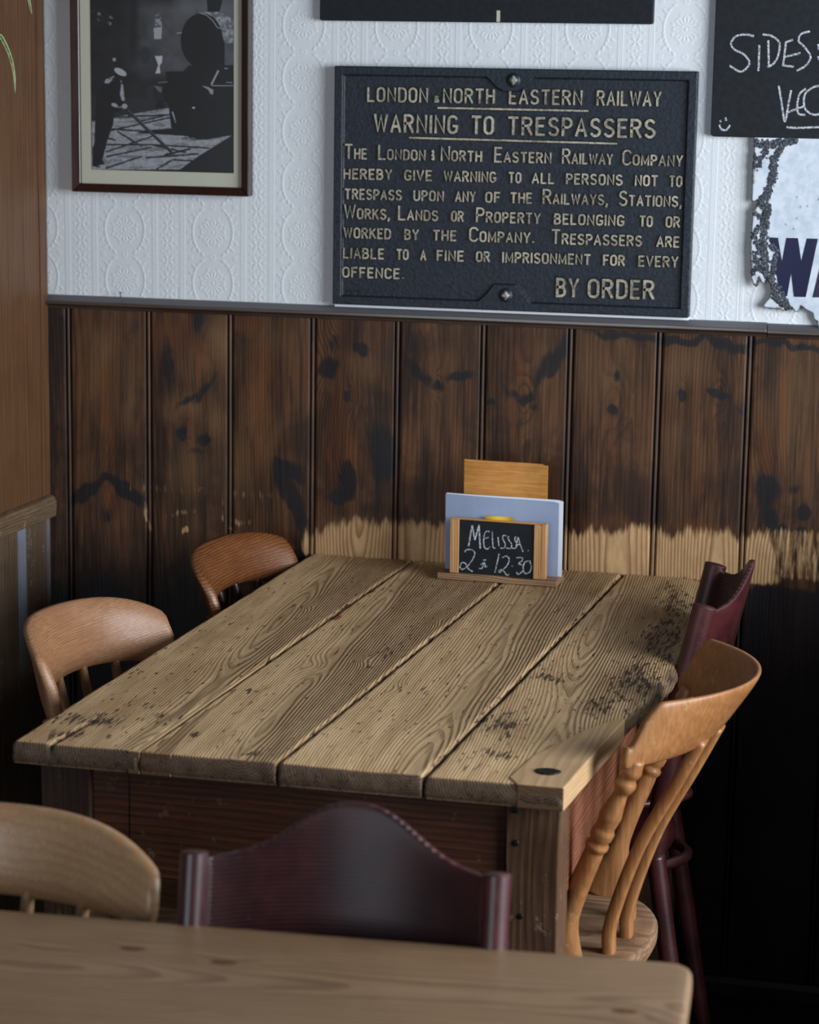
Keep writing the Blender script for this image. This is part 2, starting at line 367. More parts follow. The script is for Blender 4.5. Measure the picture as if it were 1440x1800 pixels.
# wallpaper with real embossing
def wallpaper():
    dx = .00135; x = np.arange(-.06, 1.62, dx); z = np.arange(1.195, 1.80, dx)
    U, Vz = np.meshgrid(x, z, indexing='ij'); P = .1671; Q = .0915
    u = (U-.1102+P/2) % P-P/2; v_ = (Vz-1.3365+Q/2) % Q-Q/2
    h = np.zeros_like(U); G = lambda d, s: np.exp(-(d/s)**2)
    # rosette
    r = np.hypot(u, v_); a = np.arctan2(v_, u)
    h += G(r, .0028)*.9+G(r-.0065, .0012)*.4
    pet = np.abs(np.sin(a*8)); k = np.cos(a*16)
    h += .65*G((a*16/np.pi % 2-1)*r*np.pi/16, .0009)*sst(.006, .009, r)*sst(.0245, .022, r)
    for i in range(16):
        an = i*np.pi/8; rr = .0245 if i % 2 else .021; cx, cz = rr*np.cos(an), rr*np.sin(an); d = np.hypot(u-cx, v_-cz); h += .6*G(d-.0017, .0009)
        an += np.pi/16; cx, cz = .0165*np.cos(an), .0165*np.sin(an); h += .35*G(np.hypot(u-cx, v_-cz), .0013)
    # leaf rope round the rosette, pointed top and bottom
    def leaf(cx, cz, an, l, w, amp=.8):
        du, dv = u-cx, v_-cz; p = du*np.cos(an)+dv*np.sin(an); q = -du*np.sin(an)+dv*np.cos(an)
        e = (p/l)**2+(q/(w*(1-.35*np.clip(p/l, -1, 1))))**2
        return amp*np.clip(1.15-e, 0, 1)**.7*(1-.35*G(q, .0006))
    L = np.zeros_like(h)
    for sgn in (1, -1):
        for zz in np.linspace(-.040, .040, 12):
            xx = .0375*np.sqrt(max(0, 1-(zz/.047)**2)); sl = math.atan2(-xx*zz/.047**2*1.0+1e-9, 1)  # tangent lean
            tang = math.atan2(1, -.0375*zz/.047**2/max(.15, math.sqrt(max(1e-3, 1-(zz/.047)**2))))
            L = np.maximum(L, leaf(sgn*xx, zz, (tang if sgn > 0 else math.pi-tang)+sgn*.35, .0052, .0021))
        for zz, xx in ((-.030, .036), (.030, .036), (-.018, .0425), (.018, .0425)):
            L = np.maximum(L, leaf(sgn*xx, zz, math.pi/2-sgn*.9*np.sign(zz)*1., .006, .0022, .6))
        for (cx, cz) in ((.0455, .0), (.0415, Q/2), (.0415, -Q/2)):
            for j in range(4):
                an = j*np.pi/2+.78; L = np.maximum(L, .6*G(np.hypot(u-sgn*cx-.0028*np.cos(an), v_-cz-.0028*np.sin(an)), .0016))
    for cz in (Q/2, -Q/2):
        for j in range(6):
            an = j*np.pi/3; L = np.maximum(L, .6*G(np.hypot(u-.004*np.cos(an), v_-cz-.004*np.sin(an)), .0017))
    h += L
    # beaded double lines
    au = np.abs(u)
    bu = au-(P/2-.0262)   # bead column next to the narrow band
    h = h*sst(P/2-.0262-.0035, P/2-.0262-.006, au)
    h += .55*G(bu+.0036, .0009)+.55*G(bu-.0036, .0009)
    h += .75*G(bu, .0013)*(.5+.5*np.sin(Vz*2*np.pi/.0041))
    # narrow band: crossed leaves and dots
    w = np.abs(au-P/2)*np.sign(u); wz = (Vz+.012) % .0305-.01525; sw = (au-P/2)*np.sign(u)
    nb = np.zeros_like(h)
    for sg in (1, -1):
        p = (sw+sg*wz)/1.414; q = (sw-sg*wz)/1.414
        nb = np.maximum(nb, .7*np.clip(1.1-((np.abs(p)-.0062)/.0048)**2-(q/.0019)**2, 0, 1)**.7)
    for cz in (-.01525, .01525, 0):
        for cxn in (.0125,): nb = np.maximum(nb, .55*G(np.hypot(np.abs(sw)-cxn, wz-cz), .0021))
    nb = np.maximum(nb, .6*G(np.hypot(sw, np.abs(wz)-.01525), .0024)); nb = np.maximum(nb, .5*G(np.hypot(np.abs(sw)-.0068, np.abs(wz)-.0115), .002))
    h += nb*(np.abs(sw) < .018)
    h += .25*fbm(U*900, Vz*900, 3, 2)+1.6*fbm(U*9, Vz*9, 8, 2)
    h -= 1.1*G(U-.2105, .0006)*(Vz < 1.235)+1.0*G(U-1.2205, .0006)*(Vz < 1.30)  # paper joins
    Y = .004-h*.00100
    V = np.stack([U, Y, Vz], -1).reshape(-1, 3)
    o = mesh('wall_back', V, grid_faces(len(x), len(z))[:, ::-1], M_lino, smooth=True)
    props(o, 'white embossed wallpaper above the dark rail', kind='structure')
    # plain remainder of the same wall behind and around
    Vs, Fs = [], []
    for b in ((-.9, -.06, .004, .06, 1.195, 2.35), (1.62, 2.4, .004, .06, 1.195, 2.35), (-.06, 1.62, .004, .06, 1.80, 2.35), (-.06, 1.62, .006, .06, 1.195, 1.80), (-.9, 2.4, .02, .06, 0, 1.195)):
        V_, F_ = box_vf(*b); k = len(Vs); Vs += V_; Fs += [tuple(i+k for i in q) for q in F_]
    c = mesh('wall_back_core', Vs, Fs, M_lino, o)
wallpaper()

# wainscot
def wainscot():
    s = .1555; g = .0052
    prof = [(-.5*s, 0)]
    xs = []; ys = []; gr = []
    offs = [(-.0064, 0, 0), (-.0056, .0015, .3), (-.0048, .0055, 1), (-.0040, .0060, 1), (-.0034, .0048, 1), (-.0026, .0010, .2), (-.0013, -.0006, -.5), (0, -.0010, -.6), (.0013, -.0006, -.5), (.0026, .0010, .2), (.0034, .0048, 1), (.0040, .0060, 1), (.0048, .0055, 1), (.0056, .0015, .3), (.0064, 0, 0)]
    seeds = []
    for i in range(-4, 15):
        c = i*s
        for dx_, y_, g_ in offs: xs.append(c+dx_); ys.append(y_); gr.append(g_); seeds.append(i)
        for t in np.linspace(c+.0064, c+s-.0064, 40)[1:-1]: xs.append(t); ys.append(0.0); gr.append(0.); seeds.append(i)
    xs, ys, gr, seeds = map(np.array, (xs, ys, gr, seeds))
    z = np.arange(.03, 1.20, .0042)
    U, Vz = np.meshgrid(xs, z, indexing='ij'); Yb = np.repeat(ys[:, None], len(z), 1)
    ring = np.zeros_like(U)
    # knots in world coordinates, from the photograph: px, py, rx, ry, strength
    K = [(188, 852, 16, 30), (323, 757, 10, 14), (356, 765, 11, 14), (570, 640, 22, 22), (618, 698, 8, 9), (605, 868, 14, 20), (768, 676, 10, 9), (922, 700, 20, 20), (1082, 706, 18, 26), (1203, 688, 9, 9), (1266, 692, 14, 9), (1350, 865, 20, 30), (592, 605, 9, 14), (1378, 1112, 12, 12), (1400, 610, 8, 8)]
    kn = []
    for (px, py, rx, ry) in K:
        q = W(px, py); kn.append((q[0], q[2], max(rx, ry)*.00105*.8, .017))
    for i in range(-4, 15):
        m = (U >= i*s) & (U < (i+1)*s); c = (i+.5)*s
        rs = np.random.RandomState(i+40)
        rr = ring_field(U[m]-c, Vz[m], 0*U[m], 60+i*7, .03+.03*rs.rand(), .02, (rs.rand()-.5)*.09, [(a-c, b, w, h) for a, b, w, h in kn if i*s <= a < (i+1)*s])
        ring[m] = rr
    WB1 = 34*(fbm(U*26, Vz*18, 71)-.5); WB2 = 44*(fbm(U*30, Vz*14, 72)-.5)
    def blobs(Ls):
        A = np.zeros_like(U)
        for b in Ls:
            px, py, rx, ry, st = b[:5]; an = math.radians(b[5]) if len(b) > 5 else 0
            q = W(px, py); du = (U-q[0])/.00104+WB1; dv = -(Vz-q[2])/.00101+WB2
            p_ = du*math.cos(an)+dv*math.sin(an); q_ = -du*math.sin(an)+dv*math.cos(an)
            A = np.maximum(A, st*np.exp(-((p_/rx)**2+(q_/ry)**2)**1.1))
        return A
    dark = blobs([(150, 866, 46, 15, 1., -28), (228, 868, 46, 15, 1., 30), (186, 845, 18, 12, .9), (190, 905, 22, 16, .6), (323, 757, 12, 15, 1.), (356, 765, 12, 15, 1.), (345, 790, 22, 12, .5), (292, 640, 18, 70, .65), (330, 700, 44, 12, .6, -30), (360, 690, 40, 10, .7, -38),
        (420, 600, 20, 40, .5), (350, 560, 26, 50, .6), (235, 575, 30, 40, .45), (510, 832, 34, 16, 1., 32), (525, 885, 16, 52, 1., -24), (500, 850, 14, 50, .7, -28), (574, 645, 26, 24, .8), (588, 608, 14, 34, .6, 10), (638, 608, 13, 14, .9), (618, 700, 12, 12, .9), (608, 850, 18, 34, .9), (600, 872, 26, 14, .9),
        (672, 800, 30, 70, .85), (655, 890, 40, 20, .5), (735, 648, 44, 14, .8, 35), (725, 610, 16, 40, .55), (768, 678, 14, 12, .9), (812, 667, 26, 13, .9), (842, 640, 10, 60, .4), (905, 690, 34, 10, .6, 30), (868, 713, 13, 8, .8), (925, 700, 18, 16, .8), (965, 640, 20, 62, .75, 30), (990, 610, 14, 40, .7), (940, 720, 12, 10, .6), (1082, 712, 12, 12, .9), (1076, 655, 8, 12, .6), (1203, 688, 10, 13, 1.), (1266, 692, 24, 10, 1., 18), (1300, 712, 26, 8, .5, 10),
        (1345, 860, 22, 30, 1.), (1350, 905, 14, 40, .8, -20), (1370, 930, 18, 14, .8), (1420, 905, 12, 18, .9), (1395, 860, 20, 12, .6), (1410, 940, 30, 10, .5), (1235, 598, 260, 9, .8, 2), (1080, 590, 70, 7, .7, 2), (1400, 614, 70, 9, .8, 2), (1325, 620, 9, 60, .5),
        (440, 760, 14, 60, .35), (1240, 760, 40, 60, .3), (1100, 840, 30, 60, .25), (900, 800, 20, 90, .3), (740, 860, 20, 60, .35), (250, 700, 12, 120, .4), (1320, 740, 14, 90, .4)])
    # dark stain plus the low wall's shade, put into the colour below table-top height
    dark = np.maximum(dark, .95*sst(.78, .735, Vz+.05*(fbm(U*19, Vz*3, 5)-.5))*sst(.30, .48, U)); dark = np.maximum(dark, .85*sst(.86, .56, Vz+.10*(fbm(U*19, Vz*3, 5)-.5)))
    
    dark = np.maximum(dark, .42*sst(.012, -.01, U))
    top = .826-.04*sst(.55, .45, U)+.030*(fbm(U*60, Vz*0+3, 4)-.5)+.012*sst(.9, 1.2, U)
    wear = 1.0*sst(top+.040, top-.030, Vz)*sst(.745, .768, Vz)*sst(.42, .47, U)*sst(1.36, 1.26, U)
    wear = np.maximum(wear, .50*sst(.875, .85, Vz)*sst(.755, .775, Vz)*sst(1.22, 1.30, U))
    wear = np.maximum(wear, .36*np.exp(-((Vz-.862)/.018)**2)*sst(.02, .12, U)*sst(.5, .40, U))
    wear = np.maximum(wear, blobs([(322, 932, 9, 6, 1.), (318, 905, 40, 8, .52), (420, 912, 30, 10, .5), (262, 905, 5, 26, .75), (395, 912, 4, 20, .75), (345, 860, 18, 4, .5), (413, 932, 20, 6, .6), (395, 890, 3, 30, .6), (1150, 935, 60, 6, .4)]))
    amber = blobs([(187, 690, 5, 46, .95), (190, 750, 9, 60, .6), (197, 876, 8, 24, .9), (344, 650, 6, 34, .85), (300, 585, 40, 40, .55), (462, 690, 20, 100, .6), (455, 780, 16, 60, .5), (585, 800, 7, 60, .5), (618, 800, 9, 50, .6), (600, 760, 20, 120, .35), (915, 640, 7, 30, .6), (1078, 770, 7, 46, .5), (1378, 720, 7, 90, .7), (1345, 780, 10, 60, .5), (905, 760, 7, 60, .4), (345, 605, 26, 30, .5), (432, 570, 30, 26, .5), (1230, 860, 8, 40, .3), (430, 950, 20, 30, .35), (720, 940, 60, 20, .3), (1100, 925, 60, 14, .45), (1240, 930, 50, 12, .45), (200, 930, 6, 40, .5)])
    pale = blobs([(170, 640, 40, 60, .6), (385, 610, 30, 50, .95), (350, 640, 26, 30, .6), (325, 715, 30, 22, .9), (375, 740, 22, 34, .7), (460, 740, 26, 90, .7), (420, 820, 30, 60, .5), (330, 820, 30, 50, .45), (640, 640, 40, 30, .4), (1060, 650, 50, 60, .35), (1200, 640, 50, 40, .4), (1400, 700, 40, 120, .45), (480, 600, 40, 40, .3), (235, 700, 12, 60, .5), (620, 930, 60, 20, .5), (1190, 760, 30, 60, .3), (960, 640, 16, 40, .4)])
    groove = np.repeat(gr[:, None], len(z), 1)
    V = np.stack([U, Yb, Vz], -1).reshape(-1, 3)
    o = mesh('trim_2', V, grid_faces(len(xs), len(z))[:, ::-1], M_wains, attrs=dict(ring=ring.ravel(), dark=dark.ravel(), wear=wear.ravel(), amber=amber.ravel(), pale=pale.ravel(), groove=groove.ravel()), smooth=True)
    props(o, 'dark stained beaded pine wainscot boards below the rail', kind='structure')
wainscot()

def extrude_x(name, prof, x0, x1, mat, parent=None):
    n = len(prof); V = [(x0, y, z) for y, z in prof]+[(x1, y, z) for y, z in prof]
    Fs = [(i, (i+1) % n, n+(i+1) % n, n+i) for i in range(n)]+[tuple(range(n))[::-1], tuple(range(n, 2*n))]
    o = mesh(name, V, Fs, mat, parent); fix_normals(o); return bevel(o, .0008, 2)
railp = [(.004, 1.2145), (.000, 1.2135), (-.0105, 1.2055), (-.0125, 1.2040), (-.0128, 1.1985), (-.0105, 1.1968), (-.005, 1.1950), (-.003, 1.190), (.004, 1.190)]
def rail_nm(px): return W(px, 560, -.015)[0]
rx = rail_nm(1349)
r1 = extrude_x('trim_1', railp, -.06, rx-.0006, M_rail); props(r1, 'dark moulded dado rail under the wallpaper', kind='structure')
r2 = extrude_x('dado_rail_end_piece', [(y*.96, z-.0012) for y, z in railp], rx+.0006, 2.4, M_rail, r1)
sk = extrude_x('baseboard_back', [(.02, .0), (-.016, .0), (-.016, .022), (-.010, .032), (.02, .036)], -.9, 2.4, M_skirt); props(sk, 'low dark skirting at the foot of the wainscot', kind='structure')

# partition on the left
def partition():
    dx, dy = -.012/.2, 1.0
    def base(y): return -.038+(-y)*(-.06)
    Vs, Fs, fm = [], [], []
    def slab(z0, z1, y0, y1, off, mi):
        k = len(Vs)
        for y in (y0, y1):
            for d in (off, off-.06):
                for z in (z0, z1): Vs.append((base(y)+d, y, z))
        Fs.extend([tuple(i+k for i in q) for q in [(0, 1, 3, 2), (4, 6, 7, 5), (0, 4, 5, 1), (2, 3, 7, 6), (0, 2, 6, 4), (1, 5, 7, 3)]]); fm.extend([mi]*6)
    ys = [-.0, -.030, -.094, -.155, -.30, -.46, -.62, -.80, -.98, -1.16]
    for a, b in zip(ys[:-1], ys[1:]):
        slab(.815, 2.35, b+.0006, a-.0006, .0 if a > -.029 else -.002, 0)
    ys = [-.0, -.050, -.21, -.37, -.53, -.70, -.86, -1.02, -1.16]
    for a, b in zip(ys[:-1], ys[1:]): slab(0., .815, b+.0006, a-.0006, -.002, 1)
    o = mesh('wall_left', Vs, Fs, [M_partA, M_partB], fmat=fm); fix_normals(o); bevel(o, .0012)
    props(o, 'golden brown boarded pine partition at the left', kind='structure')
    # ledge moulding
    prof = [(.001, .800), (.012, .802), (.0135, .812), (.0135, .828), (.010, .838), (.001, .842)]
    n = len(prof); Ys = np.linspace(-1.16, -.004, 60); rings = []
    for y in Ys: rings.append([(base(y)+p+.0012*(vn(y*60, i*3., 4)-.5), y, z+.0016*(vn(y*40, i*5., 9)-.5)) for i, (p, z) in enumerate(prof)])
    l = loft('trim_3', rings, M_ledge, smooth=False); bevel(l, .002, 2); props(l, 'worn wooden ledge along the left partition', kind='structure')
    # streak of old pale paint
partition()

# low boarded screen added out of view to shade the lower right wall
def shade_screen():
    Vs, Fs = [], []
    y = -.02
    while y > -.86:
        V_, F_ = box_vf(1.80, 1.825, y-.118, y-.002, .0, .93); k = len(Vs); Vs.extend(V_); Fs.extend([tuple(i+k for i in q) for q in F_]); y -= .12
    V_, F_ = box_vf(1.785, 1.84, -.87, -.014, .93, .955); k = len(Vs); Vs.extend(V_); Fs.extend([tuple(i+k for i in q) for q in F_])
    o = mesh('shade_screen_right', Vs, Fs, M_partA); bevel(o, .002); props(o, 'added unseen boarded screen shading the lower right wall', kind='structure')
shade_screen()

# nails on the rail
for px, lab in ((212, 'tiny dark nail standing on the rail below the framed photograph'), (951, 'tiny dark nail standing on the rail below the iron sign')):
    q = W(px, 540, -.006)
    pts = [(q[0], -.006, 1.2135), (q[0]+.0004, -.007, 1.2225)]
    t = empty('nail', (q[0], -.006, 1.2135), 0, lab, 'nail')
    tube('shank', np.array([(0, 0, 0), (0, -.0004, .005), (.0003, -.0008, .0092)]), .0009, M_dmetal, t, 8)
    tube('nail_head', np.array([(.0003, -.0008, .009), (.0003, -.0008, .0096), (.0003, -.0008, .0102)]), .0022, M_dmetal, t, 10)

# ------------------------------------------------------------------ stroke lettering
def arc(cx, cy, rx, ry, a0, a1, n=9): return [(cx+rx*math.cos(math.radians(a)), cy+ry*math.sin(math.radians(a))) for a in np.linspace(a0, a1, n)]
def glyphs():
    g = {}
    o = arc(.25, .76, .25, .24, 0, 180)+arc(.25, .24, .25, .24, 180, 360); o.append(o[0])
    g['O'] = (.5, [o]); g['0'] = (.5, [o])
    g['L'] = (.42, [[(0, 1), (0, 0), (.42, 0)]])
    g['N'] = (.52, [[(0, 0), (0, 1), (.52, 0), (.52, 1)]])
    g['D'] = (.5, [[(0, 0), (0, 1)]+[(.22, 1)]+arc(.22, .72, .28, .28, 90, 0, 6)+arc(.22, .28, .28, .28, 0, -90, 6)+[(0, 0)]])
    g['R'] = (.5, [[(0, 0), (0, 1), (.25, 1)]+arc(.25, .76, .23, .24, 90, -90, 9)+[(0, .52)], [(.24, .52), (.5, 0)]])
    g['P'] = (.47, [[(0, 0), (0, 1), (.24, 1)]+arc(.24, .74, .23, .26, 90, -90, 9)+[(0, .48)]])
    g['B'] = (.48, [[(0, 0), (0, 1), (.22, 1)]+arc(.24, .77, .20, .23, 90, -90, 8)+[(0, .54)], [(.20, .54)]+arc(.24, .27, .24, .27, 90, -90, 8)+[(0, 0)]])
    g['T'] = (.5, [[(0, 1), (.5, 1)], [(.25, 1), (.25, 0)]])
    g['H'] = (.5, [[(0, 0), (0, 1)], [(.5, 0), (.5, 1)], [(0, .52), (.5, .52)]])
    g['E'] = (.42, [[(.42, 1), (0, 1), (0, 0), (.42, 0)], [(0, .53), (.36, .53)]])
    g['F'] = (.42, [[(.42, 1), (0, 1), (0, 0)], [(0, .53), (.36, .53)]])
    g['A'] = (.54, [[(0, 0), (.27, 1), (.54, 0)], [(.10, .32), (.44, .32)]])
    s = arc(.24, .75, .23, .25, 30, 180, 7)+[(.03, .66), (.12, .56), (.36, .46), (.46, .36)]+arc(.24, .25, .24, .25, 0, -155, 8)
    g['S'] = (.48, [s])
    g['W'] = (.74, [[(0, 1), (.18, 0), (.37, .95), (.56, 0), (.74, 1)]])
    g['Y'] = (.5, [[(0, 1), (.25, .45), (.5, 1)], [(.25, .45), (.25, 0)]])
    g['I'] = (.0, [[(0, 0), (0, 1)]])
    g['G'] = (.5, [arc(.25, .76, .25, .24, 20, 180, 7)+arc(.25, .24, .25, .24, 180, 350, 8)+[(.5, .42), (.3, .42)]])
    g['C'] = (.48, [arc(.25, .76, .25, .24, 15, 180, 7)+arc(.25, .24, .25, .24, 180, 345, 7)])
    g['M'] = (.62, [[(0, 0), (0, 1), (.31, .1), (.62, 1), (.62, 0)]])
    g['U'] = (.5, [[(0, 1)]+arc(.25, .25, .25, .25, 180, 360, 9)+[(.5, 1)]])
    g['V'] = (.52, [[(0, 1), (.26, 0), (.52, 1)]])
    g['K'] = (.5, [[(0, 0), (0, 1)], [(.48, 1), (0, .42)], [(.17, .62), (.5, 0)]])
    g[','] = (.08, [[(.06, .08), (.06, -.04), (0, -.2)]])
    g['.'] = (.10, [[(0, .06), (.10, .06)]])
    g['&'] = (.4, [[(.04, .92), (.2, 1), (.34, .86), (.06, .5), (.3, .5)], [(.3, .5), (.36, .3), (.22, .08), (.04, .14)], [(.28, .2), (.4, .06)]])
    g['7'] = (.42, [[(0, 1), (.42, 1), (.14, 0)]])
    return g
GL = glyphs()
def stroke_mesh(polys, wb, wt, y0, h, bw=None):
    """polylines in (x,z) -> raised trapezoid ribs on the plane y=y0, rising towards -y by h"""
    V, Fs, fm = [], [], []
    h0 = h
    for pi_, P in enumerate(polys):
        P = np.array(P, float); h = h0*(1-.045*(pi_ % 4))
        kp = [0]+[i_ for i_ in range(1, len(P)) if np.hypot(*(P[i_]-P[i_-1])) > 1e-5]; P = P[kp]
        if len(P) < 2: continue
        closed = len(P) > 3 and np.hypot(*(P[0]-P[-1])) < 1e-6
        if not closed and len(P) > 1:
            d0 = P[0]-P[1]; d1 = P[-1]-P[-2]
            P = P.copy(); P[0] += d0/max(1e-9, np.hypot(*d0))*wt*.6; P[-1] += d1/max(1e-9, np.hypot(*d1))*wt*.6
        n = len(P); k = len(V)
        seg = np.diff(P, axis=0); seg /= np.maximum(1e-9, np.hypot(seg[:, 0], seg[:, 1]))[:, None]
        for i in range(n):
            if closed: a = seg[i-1 if i > 0 else -1]; b = seg[i if i < n-1 else 0]
            else: a = seg[max(0, i-1)]; b = seg[min(n-2, i)]
            m = a+b; l = np.hypot(*m); m = m/l if l > 1e-6 else a
            c = max(.72, float(m@a)); nn = np.array([-m[1], m[0]])/c
            for off, yy in ((wb, y0), (wt, y0-h), (-wt, y0-h), (-wb, y0)):
                q = P[i]+nn*off; V.append((q[0], yy, q[1]))
        for i in range(n-1):
            a = k+i*4; b = a+4
            for j in range(3): Fs.append((a+j, a+j+1, b+j+1, b+j)); fm.append(1 if j == 1 else 0)
        if not closed:
            Fs.append((k, k+3, k+2, k+1)); fm.append(0); e = k+(n-1)*4; Fs.append((e, e+1, e+2, e+3)); fm.append(0)
    return V, Fs, fm
def word_polys(txt, x0, x1, z0, z1, hb, hs, gap=.26):
    """capital first letter at hb when hs given"""
    items = []; tot = 0
    for i, ch in enumerate(txt):
        H = hb if (ch.isupper() or hs is None) else hs
        w, ps = GL[ch.upper()]; items.append((w*H, H, ps, tot)); tot += w*H+gap*(H if hs is None else hs)*(.75 if ch in ',.' else 1)
    tot -= gap*(items[-1][1] if hs is None else hs)
    sc = (x1-x0)/max(tot, 1e-6); out = []
    for w, H, ps, off in items:
        for p in ps:
            q = []
            for (a, b) in p:
                xx = x0+sc*(off+a*H); q.append((xx, z0+(z1-z0)*((xx-x0)/(x1-x0))+b*H))
            out.append(q)
    return out

# ------------------------------------------------------------------ cast iron railway sign
def iron_sign():
    x0, x1, z0, z1 = .5065, 1.1385, 1.2185, 1.6335
    t = empty('cast_iron_sign', ((x0+x1)/2, 0, z0), 0, 'black cast iron railway warning sign with raised letters standing on the rail', 'sign')
    cx = (x0+x1)/2
    yb, yp, yr = .0025, -.012, -.019     # back, panel, rim front
    # plate with rim built as inner/outer loops, semi-octagonal bosses at top and bottom centre
    def loop(d, cut=False):
        a0, a1, b0, b1 = x0+d, x1-d, z0+d, z1-d; P = [(a0, b0)]
        if cut:
            c = cx-.006; P += [(c-.047, b0), (c-.030, b0+.016), (c-.020, b0+.030), (c+.020, b0+.030), (c+.030, b0+.020), (c+.047, b0)]
        P.append((a1, b0)); P.append((a1, b1))
        if cut:
            c = cx-.004; P += [(c+.042, b1), (c+.024, b1-.017), (c+.013, b1-.023), (c-.013, b1-.023), (c-.024, b1-.017), (c-.042, b1)]
        P.append((a0, b1)); return P
    inner = loop(.0155, True)
    import bmesh
    bm = bmesh.new()
    O = [bm.verts.new((a-cx, yr, b-z0)) for a, b in loop(.0)]; I = [bm.verts.new((a-cx, yr, b-z0)) for a, b in inner]
    I2 = [bm.verts.new((cx+(a-cx)*.9975-cx, yp, z0+(b-z0)-z0)) for a, b in inner]
    B = [bm.verts.new((a-cx, yb, b-z0)) for a, b in loop(.0)]
    e = [bm.edges.new((L[i], L[(i+1) % len(L)])) for L in (O, I) for i in range(len(L))]
    bmesh.ops.triangle_fill(bm, use_beauty=True, edges=e, normal=(0, -1, 0))
    n = len(I)
    for i in range(n): bm.faces.new((I[i], I[(i+1) % n], I2[(i+1) % n], I2[i]))
    for i in range(4): bm.faces.new((O[i], O[(i+1) % 4], B[(i+1) % 4], B[i]))
    bm.faces.new(B); bm.faces.new(I2)
    bmesh.ops.recalc_face_normals(bm, faces=bm.faces)
    me = bpy.data.meshes.new('plate'); bm.to_mesh(me); bm.free(); me.materials.append(M_iron)
    o = bpy.data.objects.new('plate', me); COL.objects.link(o); o.parent = t; bevel(o, .0022, 3)
    LN = [  # words of each line: text, px x0, px x1 ; left baseline (x,y), right baseline (x,y), big cap px, small cap px
        ([('LONDON', 646, 753), ('&', 763, 773), ('NORTH', 779, 870), ('EASTERN', 895, 1024), ('RAILWAY', 1049, 1163)], (645, 178.5), (1164, 187), 24.5, None),
        ([('WARNING', 658, 805), ('TO', 829, 868), ('TRESPASSERS', 893, 1152)], (657, 231.5), (1152, 242.5), 30, None),
        ([('The', 606, 646), ('London', 665, 749), ('&', 758, 765), ('North', 775, 848), ('Eastern', 869, 970), ('Railway', 988, 1078), ('Company', 1094, 1201)], (605, 279), (1202, 292.5), 25.5, 18.5),
        ([('hereby', 604, 690), ('give', 711, 760), ('warning', 780, 873), ('to', 894, 917), ('all', 935, 975), ('persons', 995, 1095), ('not', 1116, 1157), ('to', 1176, 1200)], (603, 314.5), (1201, 328.5), 18.5, 18.5),
        ([('trespass', 606, 707), ('upon', 727, 781), ('any', 800, 837), ('of', 853, 880), ('the', 897, 936), ('Railways,', 954, 1068), ('Stations,', 1088, 1198)], (605, 350), (1200, 364), 25, 18.5),
        ([('Works,', 605, 685), ('Lands', 700, 771), ('or', 793, 816), ('Property', 837, 951), ('belonging', 974, 1098), ('to', 1124, 1148), ('or', 1170, 1196)], (604, 384), (1197, 400), 25, 18.5),
        ([('worked', 604, 688), ('by', 711, 737), ('the', 761, 803), ('Company.', 825, 939), ('Trespassers', 969, 1129), ('are', 1154, 1195)], (604, 418), (1196, 435), 25, 18.5),
        ([('liable', 603, 676), ('to', 697, 719), ('a', 739, 750), ('fine', 768, 816), ('or', 837, 862), ('imprisonment', 883, 1039), ('for', 1060, 1099), ('every', 1122, 1193)], (602, 453.5), (1194, 470), 18.5, 18.5),
        ([('offence.', 602, 710)], (602, 487), (710, 490.5), 18.5, 18.5),
        ([('BY', 978, 1017), ('ORDER', 1034, 1150)], (977, 521), (1152, 526), 31, None)]
    for li, (words, L, R, hb, hs) in enumerate(LN):
        for (tx, a, b) in words:
            by = lambda x: L[1]+(R[1]-L[1])*(x-L[0])/(R[0]-L[0])
            if tx == '&': q0 = W(a, by(a), yp-.002); q1 = W(b, by(b), yp-.002); hb_ = .0125
            else: q0 = W(a, by(a), yp-.002); q1 = W(b, by(b), yp-.002); hb_ = hb*.00104
            pp = word_polys(tx, q0[0]+.0018, q1[0]-.0018, q0[2]+.001, q1[2]+.001, hb_-.003, (hs*.00104-.003) if hs else None, .30)
            k = {24.5: 1.0, 30: 1.25, 31: 1.32}.get(hb, .88)
            V, Fs, fm = stroke_mesh([[(a_-cx, b_-z0) for a_, b_ in p] for p in pp], .0033*k, .0018*k, yp+.0004, .0044)
            mesh('raised_word', V, Fs, [M_iron, M_rub], t, fmat=fm)
    for (a, b) in (((771, 189.5), (1034, 195)), ((721, 242), (1085, 252.5))):
        q0, q1 = W(*a, yp), W(*b, yp); xs = np.linspace(q0[0], q1[0], 24); zs = np.linspace(q0[2], q1[2], 24)
        V, Fs, fm = stroke_mesh([[(x-cx, z-z0) for x, z in zip(xs, zs)]], .0030, .0016, yp+.0004, .004)
        o = mesh('rule_line', V, Fs, [M_iron, M_rub], t, fmat=fm); o['label'] = 'raised underline'
    q = W(609, 524, yp); pp = word_polys('0', q[0], W(618, 524, yp)[0], q[2], q[2], .0135, None)+word_polys('7', W(622, 524, yp)[0], W(632, 524, yp)[0], q[2], q[2], .0135, None)
    V, Fs, fm = stroke_mesh([[(a-cx, b-z0) for a, b in p] for p in pp], .0014, .0009, yp+.0002, .0009); mesh('casting_number', V, Fs, M_slate, t)
    for (px, py) in ((903, 141), (889, 519)):
        q = W(px, py, yr); c = (q[0]-cx, q[2]-z0); r = .0085
        rings = []
        for yy, rr in ((yr+.001, r), (yr-.004, r), (yr-.0065, r*.55)): rings.append([(c[0]+rr*math.cos(a), yy, c[1]+rr*math.sin(a)) for a in np.radians([0, 90, 180, 270])])
        b = loft('bolt_head', rings, M_steel, t, smooth=False); bevel(b, .001, 2)
        tube('bolt_washer', [(c[0], yr+.002, c[1]), (c[0], yr-.0005, c[1]), (c[0], yr-.002, c[1])], [.0125, .0125, .0115], M_iron, b, 24, ref=(0, 0, 1))
    return t
iron_sign()
